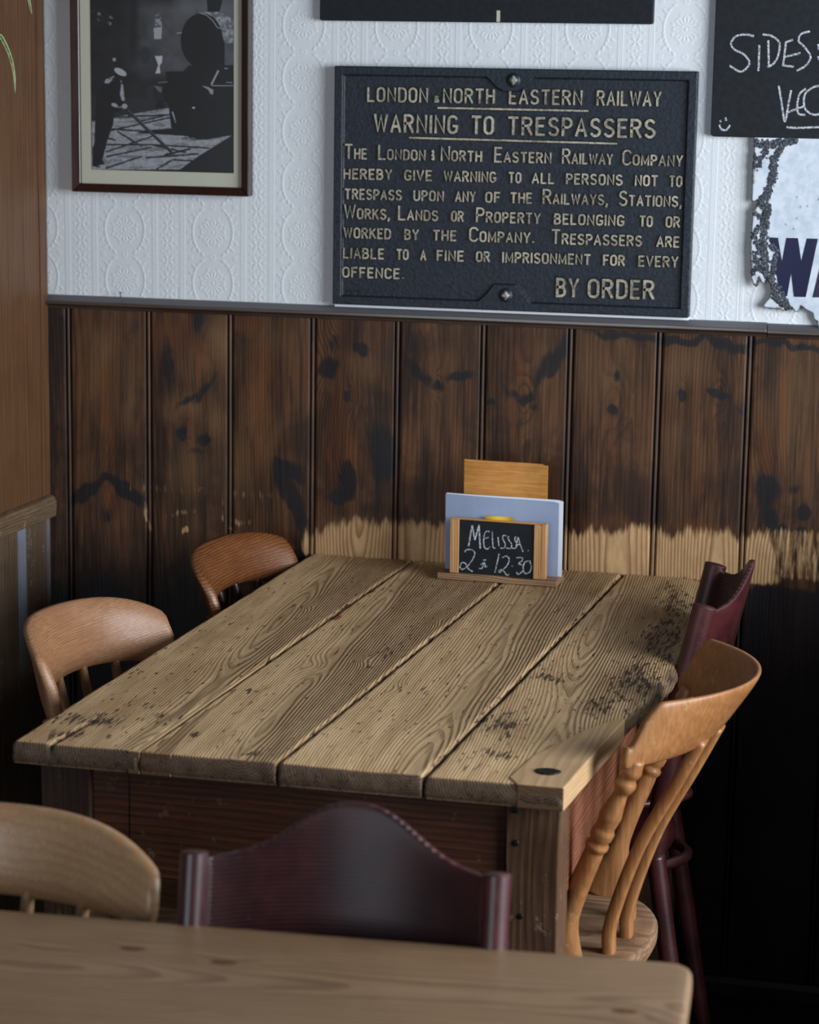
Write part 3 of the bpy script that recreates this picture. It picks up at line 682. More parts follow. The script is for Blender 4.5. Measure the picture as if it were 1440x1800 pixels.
# pale batten under the sign
bt = mesh('packing_strip', *box_vf(.5075, 1.1365, -.0075, .003, 1.2132, 1.2181), M_white); bevel(bt, .0008)
props(bt, 'thin off-white strip between the iron sign and the rail', 'strip')

# ------------------------------------------------------------------ chalkboards on the wall
def rough_board(name, px0, px1, zb, zt, label, th=.012, corner=.004):
    t = empty(name, ((px0+px1)/2, 0, zb), 0, label, 'chalkboard')
    P = []
    for (cx_, cz_, a0) in ((px1-corner, zb+corner, -90), (px1-corner, zt-corner, 0), (px0+corner, zt-corner, 90), (px0+corner, zb+corner, 180)):
        P += [(cx_+corner*math.cos(math.radians(a)), cz_+corner*math.sin(math.radians(a))) for a in (a0, a0+30, a0+60, a0+90)]
    c = (px0+px1)/2
    rings = [[(a-c, y, b-zb) for a, b in P] for y in (.003, -th)]
    o = loft('board_panel', rings, M_chalk, t, smooth=False); bevel(o, .0012, 2); return t, c
q0, q1 = W(562, 36, -.012), W(1148, 42, -.012)
tb, cb = rough_board('chalkboard', q0[0], q1[0], q0[2], q0[2]+.38, 'black board cut by the top edge, hung above the iron sign')
q = W(876, 30, -.013)
chip = mesh('chip_mark', *box_vf(q[0]-cb-.003, q[0]-cb+.003, -.0126, -.0118, .001, .020), M_mat, tb); chip['label'] = 'small pale upright chip at the lower edge'
q0 = W(1250, 240, -.012); q2 = W(1255, 0, -.012)
ts, cs = rough_board('chalkboard', q0[0]-.0008, q0[0]+.46, q0[2], q0[2]+.42, 'black chalkboard at top right with SIDES chalked in white', corner=.006)
def chalk(name, polys, Y, c, z0, parent, w=.0017, th=.0003):
    out = []
    for P in polys:
        P = catmull(P, max(8, len(P)*5)) if len(P) > 2 else np.array([np.array(P[0])*(1-t)+np.array(P[1])*t for t in np.linspace(0, 1, 8)])
        out.append([(W(a, b, Y)[0]-c, W(a, b, Y)[2]-z0) for a, b in P])
    V, Fs, fm = stroke_mesh(out, w, w*.8, Y, th)
    return mesh(name, V, Fs, M_chk, parent)
def sc(o, k, pts): return [(o[0]+x/k, o[1]+y/k) for x, y in pts]
A3 = lambda *p: sc((1200, 0), 3., p)   # read from the 3x enlargement of the board
chalk('chalk_writing', [A3((375, 190), (330, 182), (280, 192), (255, 230), (275, 262), (320, 285), (350, 320), (345, 350), (305, 378), (250, 348)),
    A3((405, 240), (400, 372)), A3((452, 215), (455, 352)), A3((425, 182), (470, 190), (510, 225), (505, 290), (480, 335), (450, 352)),
    A3((545, 225), (530, 345)), A3((580, 210), (545, 222)), A3((620, 280), (540, 300)), A3((528, 345), (585, 352)),
    A3((670, 165), (625, 180), (612, 215), (645, 250), (675, 300), (650, 345), (605, 372)), A3((716, 235), (719, 262)), A3((716, 300), (719, 312)),
    A3((762, 180), (790, 175), (815, 200), (800, 250)),
    A3((508, 455), (525, 560), (540, 640), (560, 540), (572, 478)), A3((648, 468), (615, 500), (605, 560), (612, 600), (645, 606)), A3((560, 590), (640, 560)),
    A3((740, 450), (690, 460), (645, 500), (645, 570), (690, 605), (740, 590), (745, 540)), A3((550, 672), (620, 674), (760, 668)),
    A3((195, 660), (205, 682), (232, 684), (250, 662)), A3((200, 636), (202, 642)), A3((226, 622), (230, 634))], -.0122, cs, q0[2], ts)

# ------------------------------------------------------------------ damaged enamel sign
def inside(P, x, y):
    P = np.array(P); c = np.zeros(x.shape, bool); n = len(P); j = n-1
    for i in range(n):
        (xi, yi), (xj, yj) = P[i], P[j]
        with np.errstate(divide='ignore', invalid='ignore'):
            c ^= ((yi > y) != (yj > y)) & (x < (xj-xi)*(y-yi)/(yj-yi+1e-12)+xi)
        j = i
    return c
def segdist(P, x, y):
    d = np.full(x.shape, 1e9)
    for (a, b), (c, e) in zip(P[:-1], P[1:]):
        vx, vy = c-a, e-b; t = np.clip(((x-a)*vx+(y-b)*vy)/(vx*vx+vy*vy+1e-9), 0, 1); d = np.minimum(d, np.hypot(x-a-t*vx, y-b-t*vy))
    return d
def enamel():
    B = lambda *p: sc((1300, 230), 5.143, p)
    edge = B((130, 60), (128, 200), (118, 350), (112, 500), (108, 635), (140, 645), (165, 632), (150, 670), (118, 735), (110, 860), (102, 1000), (100, 1200), (104, 1330), (125, 1390), (150, 1415), (168, 1400), (180, 1330), (195, 1370), (220, 1385), (240, 1375), (250, 1340), (275, 1390), (285, 1440), (275, 1500), (240, 1535), (210, 1580), (228, 1602), (300, 1610), (380, 1620), (400, 1635), (450, 1612), (480, 1610), (505, 1645), (535, 1640), (560, 1590), (600, 1620), (660, 1650), (668, 1700), (700, 1730), (712, 1780), (760, 1775))
    full = edge+[(1640, 560), (1640, 235), (1326, 235)]
    x = np.arange(1.232, 1.60, .00105); z = np.arange(1.205, 1.60, .00105)
    U, Vz = np.meshgrid(x, z, indexing='ij'); yy = -.008
    px, py = PX(np.stack([U, 0*U+yy, Vz], -1))
    wob = 2.2*(fbm(px*.25, py*.25, 4)-.5)*2
    ins = inside(full, px+wob, py+wob) & (Vz < 1.60)
    path = B((150, 120), (260, 130), (330, 120), (380, 110), (500, 90)); p2 = B((380, 130), (350, 220), (310, 260), (310, 380), (270, 500), (240, 600), (190, 640), (250, 700), (240, 800), (225, 900), (215, 1000), (225, 1150), (240, 1280), (290, 1400), (340, 1500), (420, 1580), (450, 1610))
    p3 = B((160, 250), (220, 230), (240, 170)); p4 = B((130, 230), (140, 320), (200, 290)); p5 = B((290, 1050), (340, 1080), (310, 1200), (290, 1330), (360, 1440), (430, 1570)); p6 = B((150, 740), (220, 830), (120, 940), (200, 1080), (130, 1100), (190, 1230), (120, 1280))
    nz = fbm(px*.22, py*.22, 21)
    d = np.minimum.reduce([segdist(path, px, py)-2.5, segdist(p2, px, py)-2, segdist(p3, px, py)-1, segdist(p4, px, py)-1, segdist(p5, px, py), segdist(p6, px, py)+1.0])
    char = sst(7.0, 1.6, d+7.0*(nz-.5)*2)
    de = segdist(edge, px, py); edgeb = sst(4.2, 1.0, de)
    rust = sst(9, 2, de)*sst(.45, .7, fbm(px*.1, py*.1, 33))+.9*np.exp(-(((px-1350)/5)**2+((py-402)/5)**2))+.8*np.exp(-(((px-1350)/8)**2+((py-350)/10)**2))
    flake = (px < 1347) & (py > 366)
    spots = sum(np.exp(-(((px-a)/1.6)**2+((py-b)/1.9)**2)) for a, b in B((520, 790), (420, 845), (490, 885), (615, 680), (552, 688), (715, 620), (520, 600)))
    rel = char*(fbm(px*.5, py*.5, 7)*.0022)+.0020*flake*fbm(px*.09, py*.05, 12)*(py < 500)+.0008*fbm(px*.02, py*.03, 2)
    V = np.stack([U, yy-rel, Vz], -1).reshape(-1, 3)
    Fq = grid_faces(len(x), len(z))[:, ::-1]; keep = ins.ravel()[Fq].all(1)
    Fq = Fq[keep]; used = np.unique(Fq); mp = np.full(len(V), -1); mp[used] = np.arange(len(used)); Fq = mp[Fq]
    n = N('chipped_white_enamel'); o_ = n.obj(); ch = n.attr('char'); ru = n.attr('rust'); hn = n.noise(o_, 420, 5, .7); h2 = n.noise(o_, 60, 4, .6)
    base = n.mix(n.ss(h2, .35, .7), C1(206, 212, 222), C1(184, 194, 208))
    base = n.mix(n.ss(ru+(h2-.5)*.5, .35, .9)*.8, base, C1(116, 82, 44))
    ck = n.ss(ch+(hn-.5)*.8, .35, .6); base = n.mix(ck, base, n.mix(n.ss(hn, .47, .64), C1(18, 19, 24), C1(120, 130, 146)))
    ed = n.attr('edgeburn'); base = n.mix(ed*.9, base, C1(34, 26, 24))
    n.bump(ck*(hn*1.2)-ck*.2, .0016, .9); mm = n.fin(base, n.ss(ck, 0, 1, .2, .5), .5)
    t = empty('enamel_sign', (1.40, 0, 1.215), 0, 'white enamel sign with burnt ragged left edge and big navy letters', 'sign')
    V2 = V[used]-np.array([1.40, 0, 1.215])
    o = mesh('enamel_plate', V2, Fq, mm, t, smooth=True, attrs=dict(char=char.ravel()[used], rust=np.clip(rust.ravel()[used]+0*1, 0, 1), edgeburn=np.clip(edgeb+.8*spots, 0, 1).ravel()[used]))
    s = o.modifiers.new('thickness', 'SOLIDIFY'); s.thickness = .0022; s.offset = -1
    nv = N('navy_enamel_letters'); a = nv.noise(nv.obj(), 45, 4, .65); sx = nv.sep(nv.obj())
    fade = nv.ss(nv.math('ABSOLUTE', sx[0]+.0275-.0), .040, .008)*nv.ss(a, .35, .6)
    mv = nv.fin(nv.mix(fade*.75, C1(10, 12, 54), C1(60, 46, 64)), .3, .35)
    def letter(P):
        Q = [(W(a, b, yy-.0032)[0]-1.40, W(a, b, yy-.0032)[2]-1.215) for a, b in P]; n_ = len(Q)
        Vv = [(a, yy-.0032, b) for a, b in Q]+[(a, yy-.001, b) for a, b in Q]
        Ff = [tuple(range(n_))]+[(i, (i+1) % n_, n_+(i+1) % n_, n_+i) for i in range(n_)]
        l = mesh('painted_letter', Vv, Ff, mv, t); fix_normals(l)
    letter(B((268, 962), (350, 967), (385, 1178), (425, 968), (530, 970), (560, 1178), (610, 973), (710, 975), (600, 1503), (495, 1500), (468, 1285), (432, 1495), (388, 1492), (378, 1440), (350, 1400), (340, 1310), (300, 1270), (330, 1140), (350, 1085), (300, 1040), (270, 1000)))
    letter(B((662, 1505), (790, 975), (890, 978), (1010, 1512), (905, 1510), (888, 1420), (790, 1418), (772, 1507)))
enamel()

# ------------------------------------------------------------------ framed photograph
def framed_photo():
    xa, xb, zb = .0205, .3525, 1.4035; zt = zb+.47; cx = (xa+xb)/2; D = .026
    t = empty('picture_frame', (cx, 0, zb), 0, 'dark framed black and white photograph of a man raking beside a steam locomotive', 'picture')
    w = .0150
    def bar(P):  # P: outer pair, inner pair corners (x,z); moulding section slopes in
        (a, b, c, d) = P
        V = []
        for (x, z) in (a, b): V.append((x, .003, z))
        for (x, z) in (a, b): V.append((x, -D, z))
        for (x, z) in (d, c): V.append((x, -D+.006, z))
        for (x, z) in (d, c): V.append((x, .003, z))
        m = lambda p, q: ((p[0]*.65+q[0]*.35), (p[1]*.65+q[1]*.35))
        Fs = [(0, 1, 3, 2), (2, 3, 5, 4), (4, 5, 7, 6), (6, 7, 1, 0), (0, 2, 4, 6), (1, 7, 5, 3)]
        o = mesh('frame_side', V, Fs, M_frame, t); fix_normals(o); bevel(o, .0015, 2)
    h = (xb-xa)/2; H = zt-zb
    bar(((-h, 0), (h, 0), (h-w, w), (-h+w, w))); bar(((h, 0), (h, H), (h-w, H-w), (h-w, w)))
    bar(((h, H), (-h, H), (-h+w, H-w), (h-w, H-w))); bar(((-h, H), (-h, 0), (-h+w, w), (-h+w, H-w)))
    ym = -.014
    V, F_ = box_vf(-h+w-.003, h-w+.003, ym, .002, w-.003, H-w+.003); mesh('picture_mount', V, F_, M_mat, t)
    # the print: colour of every point of the sheet
    p0 = W(161.5, 298, ym-.0006); p1 = W(411, 302, ym-.0006)
    xs = np.linspace(p0[0], p1[0], 330); zs = np.linspace(p0[2], zt-.045, 500)
    U, Vz = np.meshgrid(xs, zs, indexing='ij')
    px, py = PX(np.stack([U, 0*U+ym-.0006, Vz], -1)); K = 4.3636
    X_, Y_ = (px-120)*K, py*K
    def poly(P): return sum(inside(P, X_+a, Y_+b).astype(float) for a, b in ((-1.2, -1.2), (1.2, -1.2), (-1.2, 1.2), (1.2, 1.2)))/4
    def ell(cx_, cy_, rx_, ry_, an=0, s=.06):
        an = math.radians(an); du, dv = X_-cx_, Y_-cy_; a = du*math.cos(an)+dv*math.sin(an); b = -du*math.sin(an)+dv*math.cos(an)
        return sst(1+s, 1-s, np.hypot(a/rx_, b/ry_))
    nz = fbm(X_*.012, Y_*.012, 3, 5); n2 = fbm(X_*.05, Y_*.05, 9, 4)
    Lm = 30+20*nz
    def put(m, val): nonlocal Lm; Lm = Lm*(1-m)+val*m
    put(sst(380, 700, X_)*sst(-60, 90, Y_)*sst(640, 500, Y_)*(.45+.7*nz), 92)      # smoke
    put(sst(760, 900, X_)*sst(240, 30, Y_)*.6, 112)
    put(.75*sst(0.30, 0.0, np.abs(X_-500)/200)*sst(600, 300, Y_), 34)
    put(poly([(180, 740), (770, 760), (770, 860), (180, 900)])*.8, 52)
    put(ell(640, 480, 60, 110, 0, .3)*.6, 58); put(ell(590, 420, 40, 60, 0, .3)*.5, 44)
    for (a, b) in ((180, 85), (235, 105), (240, 150), (330, 130), (318, 180)): put(ell(a, b, 16, 12, 30, .5)*(n2 > .5), 130)
    put(poly([(655, 215), (718, 205), (715, 298), (660, 300)]), 170); put(poly([(672, 110), (705, 110), (716, 160), (718, 205), (665, 195)])*(n2 > .42), 150)
    put(sst(6, 2, segdist([(668, 95), (800, 270)], X_, Y_))*.6, 60)
    put(poly([(664, 430), (722, 428), (720, 480), (700, 505), (708, 562), (668, 564), (690, 500)]), 195); put(ell(353, 457, 14, 15), 150)
    # floor with flagstones
    fl_ = poly([(182, 930), (460, 880), (775, 828), (795, 985), (640, 1010), (780, 1035), (930, 1045), (1000, 1075), (1256, 1038), (1060, 1160), (860, 1300), (182, 1300)])
    joints = np.zeros_like(X_)
    for P in ([(350, 900), (780, 880)], [(330, 1000), (790, 900)], [(340, 990), (700, 1015)], [(300, 1110), (640, 1110), (1080, 1135)], [(290, 1165), (660, 1040)], [(560, 1200), (290, 1290)], [(600, 1210), (1000, 1180)], [(680, 1295), (800, 1225)], [(300, 1060), (360, 1075)], [(460, 880), (560, 930), (760, 880)], [(640, 1110), (900, 1170)], [(800, 1225), (960, 1235)], [(380, 1010), (560, 1120)], [(300, 1200), (640, 1130)]):
        joints = np.maximum(joints, sst(9, 3, segdist(P, X_, Y_)+6*(n2-.5)))
    put(fl_, 158+26*(n2-.5)*2); put(fl_*joints, 40); put(fl_*(fbm(X_*.01, Y_*.06, 30) > .62)*.5, 90)
    put(poly([(600, 1000), (790, 985), (930, 1045), (780, 1035), (520, 1020)]), 30)
    # locomotive
    put(poly([(1062, -60), (1182, -60), (1180, 20), (1160, 92), (1110, 112), (1068, 84)]), 28)
    put(poly([(1010, 95), (1160, 90), (1266, 150), (1266, 330), (1190, 330), (1150, 200)]), 105+60*sst(.35, .7, n2))
    put(ell(1025, 310, 162, 210, 0, .02), 24+8*nz); put(poly([(1040, 110), (1150, 200), (1200, 330), (1200, 560), (1000, 560)]), 25)
    put(sst(5, 2, segdist([(1010, 100), (1060, 115), (1110, 160), (1145, 212), (1200, 225), (1266, 235)], X_, Y_)), 150)
    put(sst(5, 2, segdist([(835, 255), (868, 250)], X_, Y_)), 170); put(sst(5, 2, segdist([(985, 70), (985, 110)], X_, Y_)), 60)
    put(poly([(750, 548), (880, 548), (930, 500), (1270, 500), (1270, 1032), (1060, 1072), (930, 1052), (790, 978), (768, 800), (735, 770), (720, 700), (750, 620)]), 22+12*n2)
    put(ell(655, 712, 58, 62, 0, .04), 50); put(poly([(655, 652), (720, 655), (725, 770), (655, 774)]), 40); put(poly([(655, 655), (718, 668), (715, 712), (690, 700)])*.8, 118)
    put(poly([(690, 770), (735, 770), (738, 826), (662, 826)]), 30)
    put(sst(9, 5, segdist([(1150, 545), (1100, 645)], X_, Y_)), 165); put(sst(5, 2, segdist([(1100, 657), (1266, 657)], X_, Y_)), 150)
    put(poly([(1020, 655), (1075, 668), (1115, 690), (1110, 725), (1090, 722), (1075, 690)]), 150)
    put(sst(7, 3, segdist([(800, 860), (812, 900), (822, 935)], X_, Y_))*(n2 > .4), 170); put(ell(962, 826, 11, 7), 190); put(sst(4, 2, segdist([(1200, 525), (1222, 525)], X_, Y_)), 160); put(sst(4, 2, segdist([(1215, 632), (1255, 634)], X_, Y_)), 170)
    put(sst(5, 2, segdist([(690, 634), (760, 628)], X_, Y_)), 120)
    put(sst(5, 2, segdist([(870, 1060), (940, 1055), (965, 1075), (1005, 1065)], X_, Y_)), 40)
    # shadow on the stones lower right
    put(poly([(1266, 1045), (1270, 1320), (850, 1305), (1010, 1190)]), 34)
    # the man with his rake
    put(poly([(350, 582), (290, 612), (245, 680), (218, 730), (210, 850), (205, 960), (200, 1100), (185, 1140), (186, 1275), (240, 1285), (278, 1255), (262, 1225), (300, 1080), (345, 950), (352, 870), (400, 850), (425, 800), (432, 770), (425, 650), (400, 600)]), 30+10*n2)
    put(poly([(350, 582), (290, 605), (268, 642), (312, 640), (352, 600)])*(n2 > .3), 158); put(poly([(402, 610), (420, 640), (434, 775), (412, 775), (396, 720), (405, 660)])*(n2 > .38), 165)
    put(ell(388, 585, 34, 30, 0, .08), 38); put(ell(400, 552, 52, 24, 28, .06), 182); put(sst(4, 1.5, segdist([(350, 545), (352, 580)], X_, Y_)), 60)
    put(ell(355, 806, 26, 15, 20, .2), 165); put(ell(432, 815, 22, 20, 0, .2), 165); put(sst(6, 3, segdist([(375, 822), (420, 822)], X_, Y_)), 140)
    put(sst(14, 10, segdist([(450, 842), (615, 1000), (785, 1160)], X_, Y_)), 46); put(sst(5, 2, segdist([(462, 845), (625, 1000), (792, 1155)], X_, Y_)), 92)
    put(sst(10, 6, segdist([(742, 1190), (800, 1175), (932, 1142)], X_, Y_)), 44); put(sst(5, 2, segdist([(735, 1198), (760, 1175)], X_, Y_)), 30)
    put(poly([(226, 1270), (265, 1262), (262, 1282)]), 170)
    Lm = Lm*.92; lin = ((np.clip(Lm, 8, 240)/255+.055)/1.055)**2.4
    colr = np.stack([lin*.97, lin*.99, lin*1.08], -1).reshape(-1, 3)
    n = N('photographic_print'); mm = n.fin(n.attr('print', True), .3, .45)
    V = np.stack([U-cx, 0*U+ym-.0006, Vz-zb], -1).reshape(-1, 3)
    o = mesh('photo_print', V, grid_faces(len(xs), len(zs))[:, ::-1], mm, t, smooth=True, attrs={'print': colr}); o['label'] = 'black and white photographic print'
framed_photo()

# ------------------------------------------------------------------ main table
TH = .76
def lerp(a, b, t): return a+(b-a)*t
def seam(xf, xb): return lambda y: lerp(xb, xf, np.clip(-y/1.26, -.1, 1.1))
def right_edge(y):
    Yk = [-1.27, -1.10, -.98, -.90, -.80, -.65, -.52, -.40, -.25, 0.02]
    Xk = [1.1395, 1.1500, 1.1580, 1.172, 1.188, 1.203, 1.206, 1.199, 1.201, 1.194]
    return np.interp(y, Yk, Xk)
def main_table():
    t = empty('pine_table', (.8, -.63, 0), 0, 'old scrubbed pine table with wide gapped planks against the wainscot', 'table')
    O = np.array([.8, -.63, 0.])
    L0 = seam(.414, .4665); s1 = seam(.587, .657); s2 = seam(.7743, .852); s3 = seam(.9657, 1.037)
    edges = [(L0, s1, 0), (s1, s2, 1), (s2, s3, 2), (s3, right_edge, 3)]
    yk = np.concatenate([[-1.2600, -1.2594, -1.2582, -1.2562, -1.254], np.linspace(-1.246, -.006, 300), [-.004]])
    Vs, Fs, at = [], [], {k: [] for k in ('ring', 'dirt', 'endgrain', 'redpaint')}
    knw = [(Z(552, 1172, TH), .020, .014), (Z(640, 1160, TH), .012, .008), (Z(440, 1010, TH), .014, .008), (Z(770, 1090, TH), .012, .006), (Z(1120, 1112, TH), .016, .010), (Z(700, 1212, TH), .012, .007), (Z(545, 1066, TH), .01, .006)]
    db = []
    def D_(px, py, rx, ry, s, an=0): q = Z(px, py, TH); db.append((q[0], q[1], rx, ry, s, an))
    D_(1120, 1195, .045, .16, .8); D_(1165, 1120, .035, .16, .9); D_(1190, 1060, .03, .13, .85); D_(1050, 1140, .05, .06, .35); D_(960, 1190, .045, .05, .55); D_(880, 1275, .045, .07, .7); D_(870, 1330, .03, .05, .5); D_(1050, 1240, .03, .08, .75)
    D_(1185, 1035, .04, .05, .55); D_(990, 1070, .03, .07, .45); D_(650, 1035, .06, .05, .3); D_(280, 1265, .035, .05, .6); D_(160, 1265, .05, .04, .75); D_(120, 1290, .03, .02, .8); D_(250, 1240, .05, .02, .5); D_(680, 1150, .02, .07, .55); D_(720, 1120, .015, .09, .4); D_(640, 1170, .03, .03, .45)
    D_(700, 985, .02, .03, .6); D_(620, 1000, .02, .05, .4); D_(440, 1215, .02, .03, .5); D_(340, 1290, .012, .015, .9); D_(450, 1325, .012, .015, .9); D_(960, 1345, .02, .03, .3); D_(830, 1020, .04, .03, .35); D_(1100, 1175, .02, .05, .6)
    for (lf, rf, k) in edges:
        nx = 52; gap = .0016
        fr = np.linspace(0, 1, nx)
        # rounded cross-section profile
        for si, (surf) in enumerate(('top',)):
            yy = np.repeat(yk[:, None], nx, 1)
            la = lf(yk)+gap*(1 if k else 0)+.0016*(vn(yk*38, 3+k, 7)-.5); ra = rf(yk)-gap*(1 if k < 3 else 0)+(.0016*(vn(yk*45, 8+k, 9)-.5) if k < 3 else .004*(vn(yk*24, 1, 5)-.5)+.002*(vn(yk*90, 1, 6)-.5))
            # split near the front-left corner
            xx = la[:, None]+(ra-la)[:, None]*fr[None]
            ew = np.minimum(xx-la[:, None], ra[:, None]-xx); eR = (.004 if k < 3 else .007)
            drop = eR*(1-np.sqrt(np.clip(1-(1-np.clip(ew/eR, 0, 1))**2, 0, 1)))
            # columns close to the edges for the rounding
            fr2 = fr
            end = np.clip((yk+1.26)/.006, 0, 1); dend = .0038*(1-np.sqrt(np.clip(1-(1-end)**2, 0, 1)))
            dend = dend[:, None]*(.6+.8*vn(xx*22, 0*xx+k, 3))
            rel = .0013*(fbm(xx*14, yy*3, 50+k)-.5)*2+.0014*(((fr-.5)*2)**2)[None]*(.5 if k < 3 else 0)
            if k == 3: rel = rel-.0075*sst(.045, .0, ra[:, None]-xx)*sst(-1.0, -.92, yy)*vn(yy*14, xx*0+2, 8)-.003*sst(-.95, -.7, yy)*sst(.06, 0, ra[:, None]-xx)
            # crack in the first plank near the front corner
            if k == 0:
                xc = lerp(.4666, .484, np.clip((yk+1.26)/.16, 0, 1))[:, None]+.002*(vn(yy*70, 0*yy, 5)-.5)
                cr = np.exp(-((xx-xc)/.0022)**2)*sst(-1.09, -1.22, yy); rel = rel-.011*cr
            else: cr = 0*xx
            zz = TH-drop-dend+rel
            bz = np.full_like(zz, TH-.030)
            k0 = sum(len(v_) for v_ in Vs)
            top = np.stack([xx, yy, zz], -1)
            # front and sides go down in 5 steps
            n1, n2 = top.shape[:2]
            loopi = [(i, 0) for i in range(n1-1, 0, -1)]+[(0, j) for j in range(n2)]+[(i, n2-1) for i in range(1, n1)]
            rim = np.array([top[i, j] for i, j in loopi])
            V_ = [top.reshape(-1, 3)]; idx_prev = [k0+i*n2+j for i, j in loopi]; base = k0+n1*n2; F_ = grid_faces(n1, n2, k0)[:, ::-1].tolist()
            for s_ in range(1, 7):
                u_ = s_/6; R_ = rim.copy(); R_[:, 2] = lerp(rim[:, 2], TH-.030, u_)
                bul = .0022*math.sin(math.pi*min(1, u_*1.1)); R_[:, 1] -= bul*(R_[:, 1] < -1.25)*(.3+vn(R_[:, 0]*60, 0*R_[:, 0]+k, 2))
                if k == 3: R_[:, 0] += .003*math.sin(math.pi*u_)*(R_[:, 0] > ra.min()-.002)
                if s_ == 6: R_[:, 1] += .003*(R_[:, 1] < -1.25)
                V_.append(R_); idx = list(range(base, base+len(R_))); base += len(R_)
                for a in range(len(idx)-1): F_.append((idx_prev[a], idx[a], idx[a+1], idx_prev[a+1]))
                idx_prev = idx
            V_ = np.vstack(V_); F_.append(idx_prev)
            cxk = float((lf(-.63)+rf(-.63))/2); U_ = V_[:, 0]-cxk-(V_[:, 1]+.63)*(-.055)
            par = {0: (.030, .02, .03), 1: (.022, .016, -.02), 2: (.034, .018, .02), 3: (.026, .02, -.035)}[k]
            ring = ring_field(U_, V_[:, 1], TH-V_[:, 2], 5+k*11, par[0], par[1], par[2], [(q[0]-cxk-(q[1]+.63)*(-.055), q[1], w_, a_) for q, w_, a_ in knw if float(lf(q[1])) < q[0] < float(rf(q[1]))])
            at['ring'].append(ring)
            dd = np.zeros(len(V_))
            for (a, b, rx_, ry_, s_, an) in db: dd = np.maximum(dd, s_*np.exp(-(((V_[:, 0]-a+.04*(V_[:, 1]-b))/rx_)**2+((V_[:, 1]-b)/ry_)**2)))
            ew2 = np.minimum(np.abs(V_[:, 0]-lf(V_[:, 1])), np.abs(V_[:, 0]-rf(V_[:, 1]))); dd = np.maximum(dd, .55*np.exp(-(ew2/.005)**2))
            dd[:n1*n2] = np.maximum(dd[:n1*n2], 1.2*cr.ravel() if k == 0 else 0)
            dd = np.where(V_[:, 2] < TH-.012, np.maximum(dd, .35), dd)
            at['dirt'].append(dd)
            eg = sst(-1.2548, -1.2590, V_[:, 1]); eg = np.maximum(eg, sst(TH-.005, TH-.010, V_[:, 2])*.9)
            at['endgrain'].append(eg)
            rp = np.zeros(len(V_))
            for (a, b) in ((592, 1086), (652, 1040)): q = Z(a, b, TH); rp = np.maximum(rp, np.exp(-(((V_[:, 0]-q[0])/.007)**2+((V_[:, 1]-q[1])/.022)**2)))
            at['redpaint'].append(rp)
            Vs.append(V_); Fs += [list(map(int, q)) for q in F_]
    V = np.vstack(Vs)-O
    top = mesh('tabletop', V, Fs, M_top, t, attrs={k: np.concatenate(a) for k, a in at.items()}, smooth=False)
    me = top.data; sm = np.ones(len(me.polygons), bool); me.polygons.foreach_set('use_smooth', sm)
    # corner repair: clean newer wedge of wood
    def slab(name, P, z0, z1, mat, par, bv=.001):
        n = len(P); Vv = [(a-O[0], b-O[1], z0) for a, b in P]+[(a-O[0], b-O[1], z1) for a, b in P]
        Ff = [tuple(range(n))[::-1], tuple(range(n, 2*n))]+[(i, (i+1) % n, n+(i+1) % n, n+i) for i in range(n)]
        o = mesh(name, Vv, Ff, mat, par); fix_normals(o); return bevel(o, bv, 2)
    Mp = wood('clean_pine_patch', CT(206, 182, 142), CT(190, 164, 124), CT(150, 120, 84), 'y', .005, .35, .5, .4, blot=.2, endc=C(96, 70, 52))
    P = [tuple(Z(a, b, TH)[:2]) for a, b in ((905, 1382), (880, 1366), (935, 1330), (1030, 1283), (1089, 1259))]
    P = [(float(a), float(b)) for a, b in P]
    P[0] = (1.085, -1.2615); P = [P[0], (1.070, -1.235), P[2], P[3], (1.1665, -.925), (1.1735, -.93), (1.1445, -1.2615)]
    c = slab('corner_patch', P, TH-.0302, TH+.0012, Mp, top, .0018); c['label'] = 'paler repaired wedge at the front right corner'
    q = Z(963, 1359, TH); r = []
    for k in range(14):
        a = k/14*2*math.pi; r.append((q[0]+.0165*math.cos(a)*(1+.12*math.sin(3*a)), q[1]+.0135*math.sin(a)))
    s = slab('metal_stud', r, TH+.0008, TH+.0030, M_dmetal, top, .0008); s['label'] = 'dark iron stud in the corner'
    # thin inserted strips beside the first seam
    for nm, P in (('inlay_strip', [(.5735, -1.2607), (.5895, -1.2607), (.6135, -.78), (.6065, -.73), (.600, -.80)]), ('inlay_strip', [(.5915, -1.2607), (.632, -1.2607), (.6185, -1.10), (.6195, -.93), (.6115, -.93)])):
        slab(nm, P, TH-.0298, TH+.0004, Mp if P[0][0] < .58 else M_top_strip(), top, .0010)
    # frame
    def rbox(name, x0, x1, y0, y1, z0, z1, mat, par, bv=.002, seg=8):
        V_, F_ = box_vf(x0-O[0], x1-O[0], y0-O[1], y1-O[1], z0, z1); o = mesh(name, V_, F_, mat, par); return bevel(o, bv, 2)
    zt = TH-.0305
    def leg(x0, x1, y0, y1, mt=None):
        # square post with slightly uneven worn faces
        rings = []
        for z in np.linspace(0, zt, 40):
            k = 1-.0*(zt-z); P_ = []
            for (x, y) in ((x0, y0), ((x0+x1)/2, y0), (x1, y0), (x1, (y0+y1)/2), (x1, y1), ((x0+x1)/2, y1), (x0, y1), (x0, (y0+y1)/2)):
                P_.append((x-O[0]+.0016*(vn(z*30, x*90+y*70, 3)-.5), y-O[1]+.0016*(vn(z*26, x*50+y*90, 5)-.5), z))
            rings.append(P_)
        o = loft('leg', rings, mt or M_leg, t, smooth=False); bevel(o, .0025, 2); return o
    leg(1.0655, 1.1355, -1.226, -1.156); leg(.4385, .5085, -1.226, -1.156, wood('dark_leg_pine', C(92, 66, 48), C(62, 42, 32), C(34, 23, 18), 'z', .006, .5, .55, .4, bump=.7, wearc=C(150, 118, 88))); leg(1.098, 1.160, -.135, -.075); leg(.490, .552, -.135, -.075)
    lg = [c_ for c_ in t.children if c_.name.startswith('leg')][0]
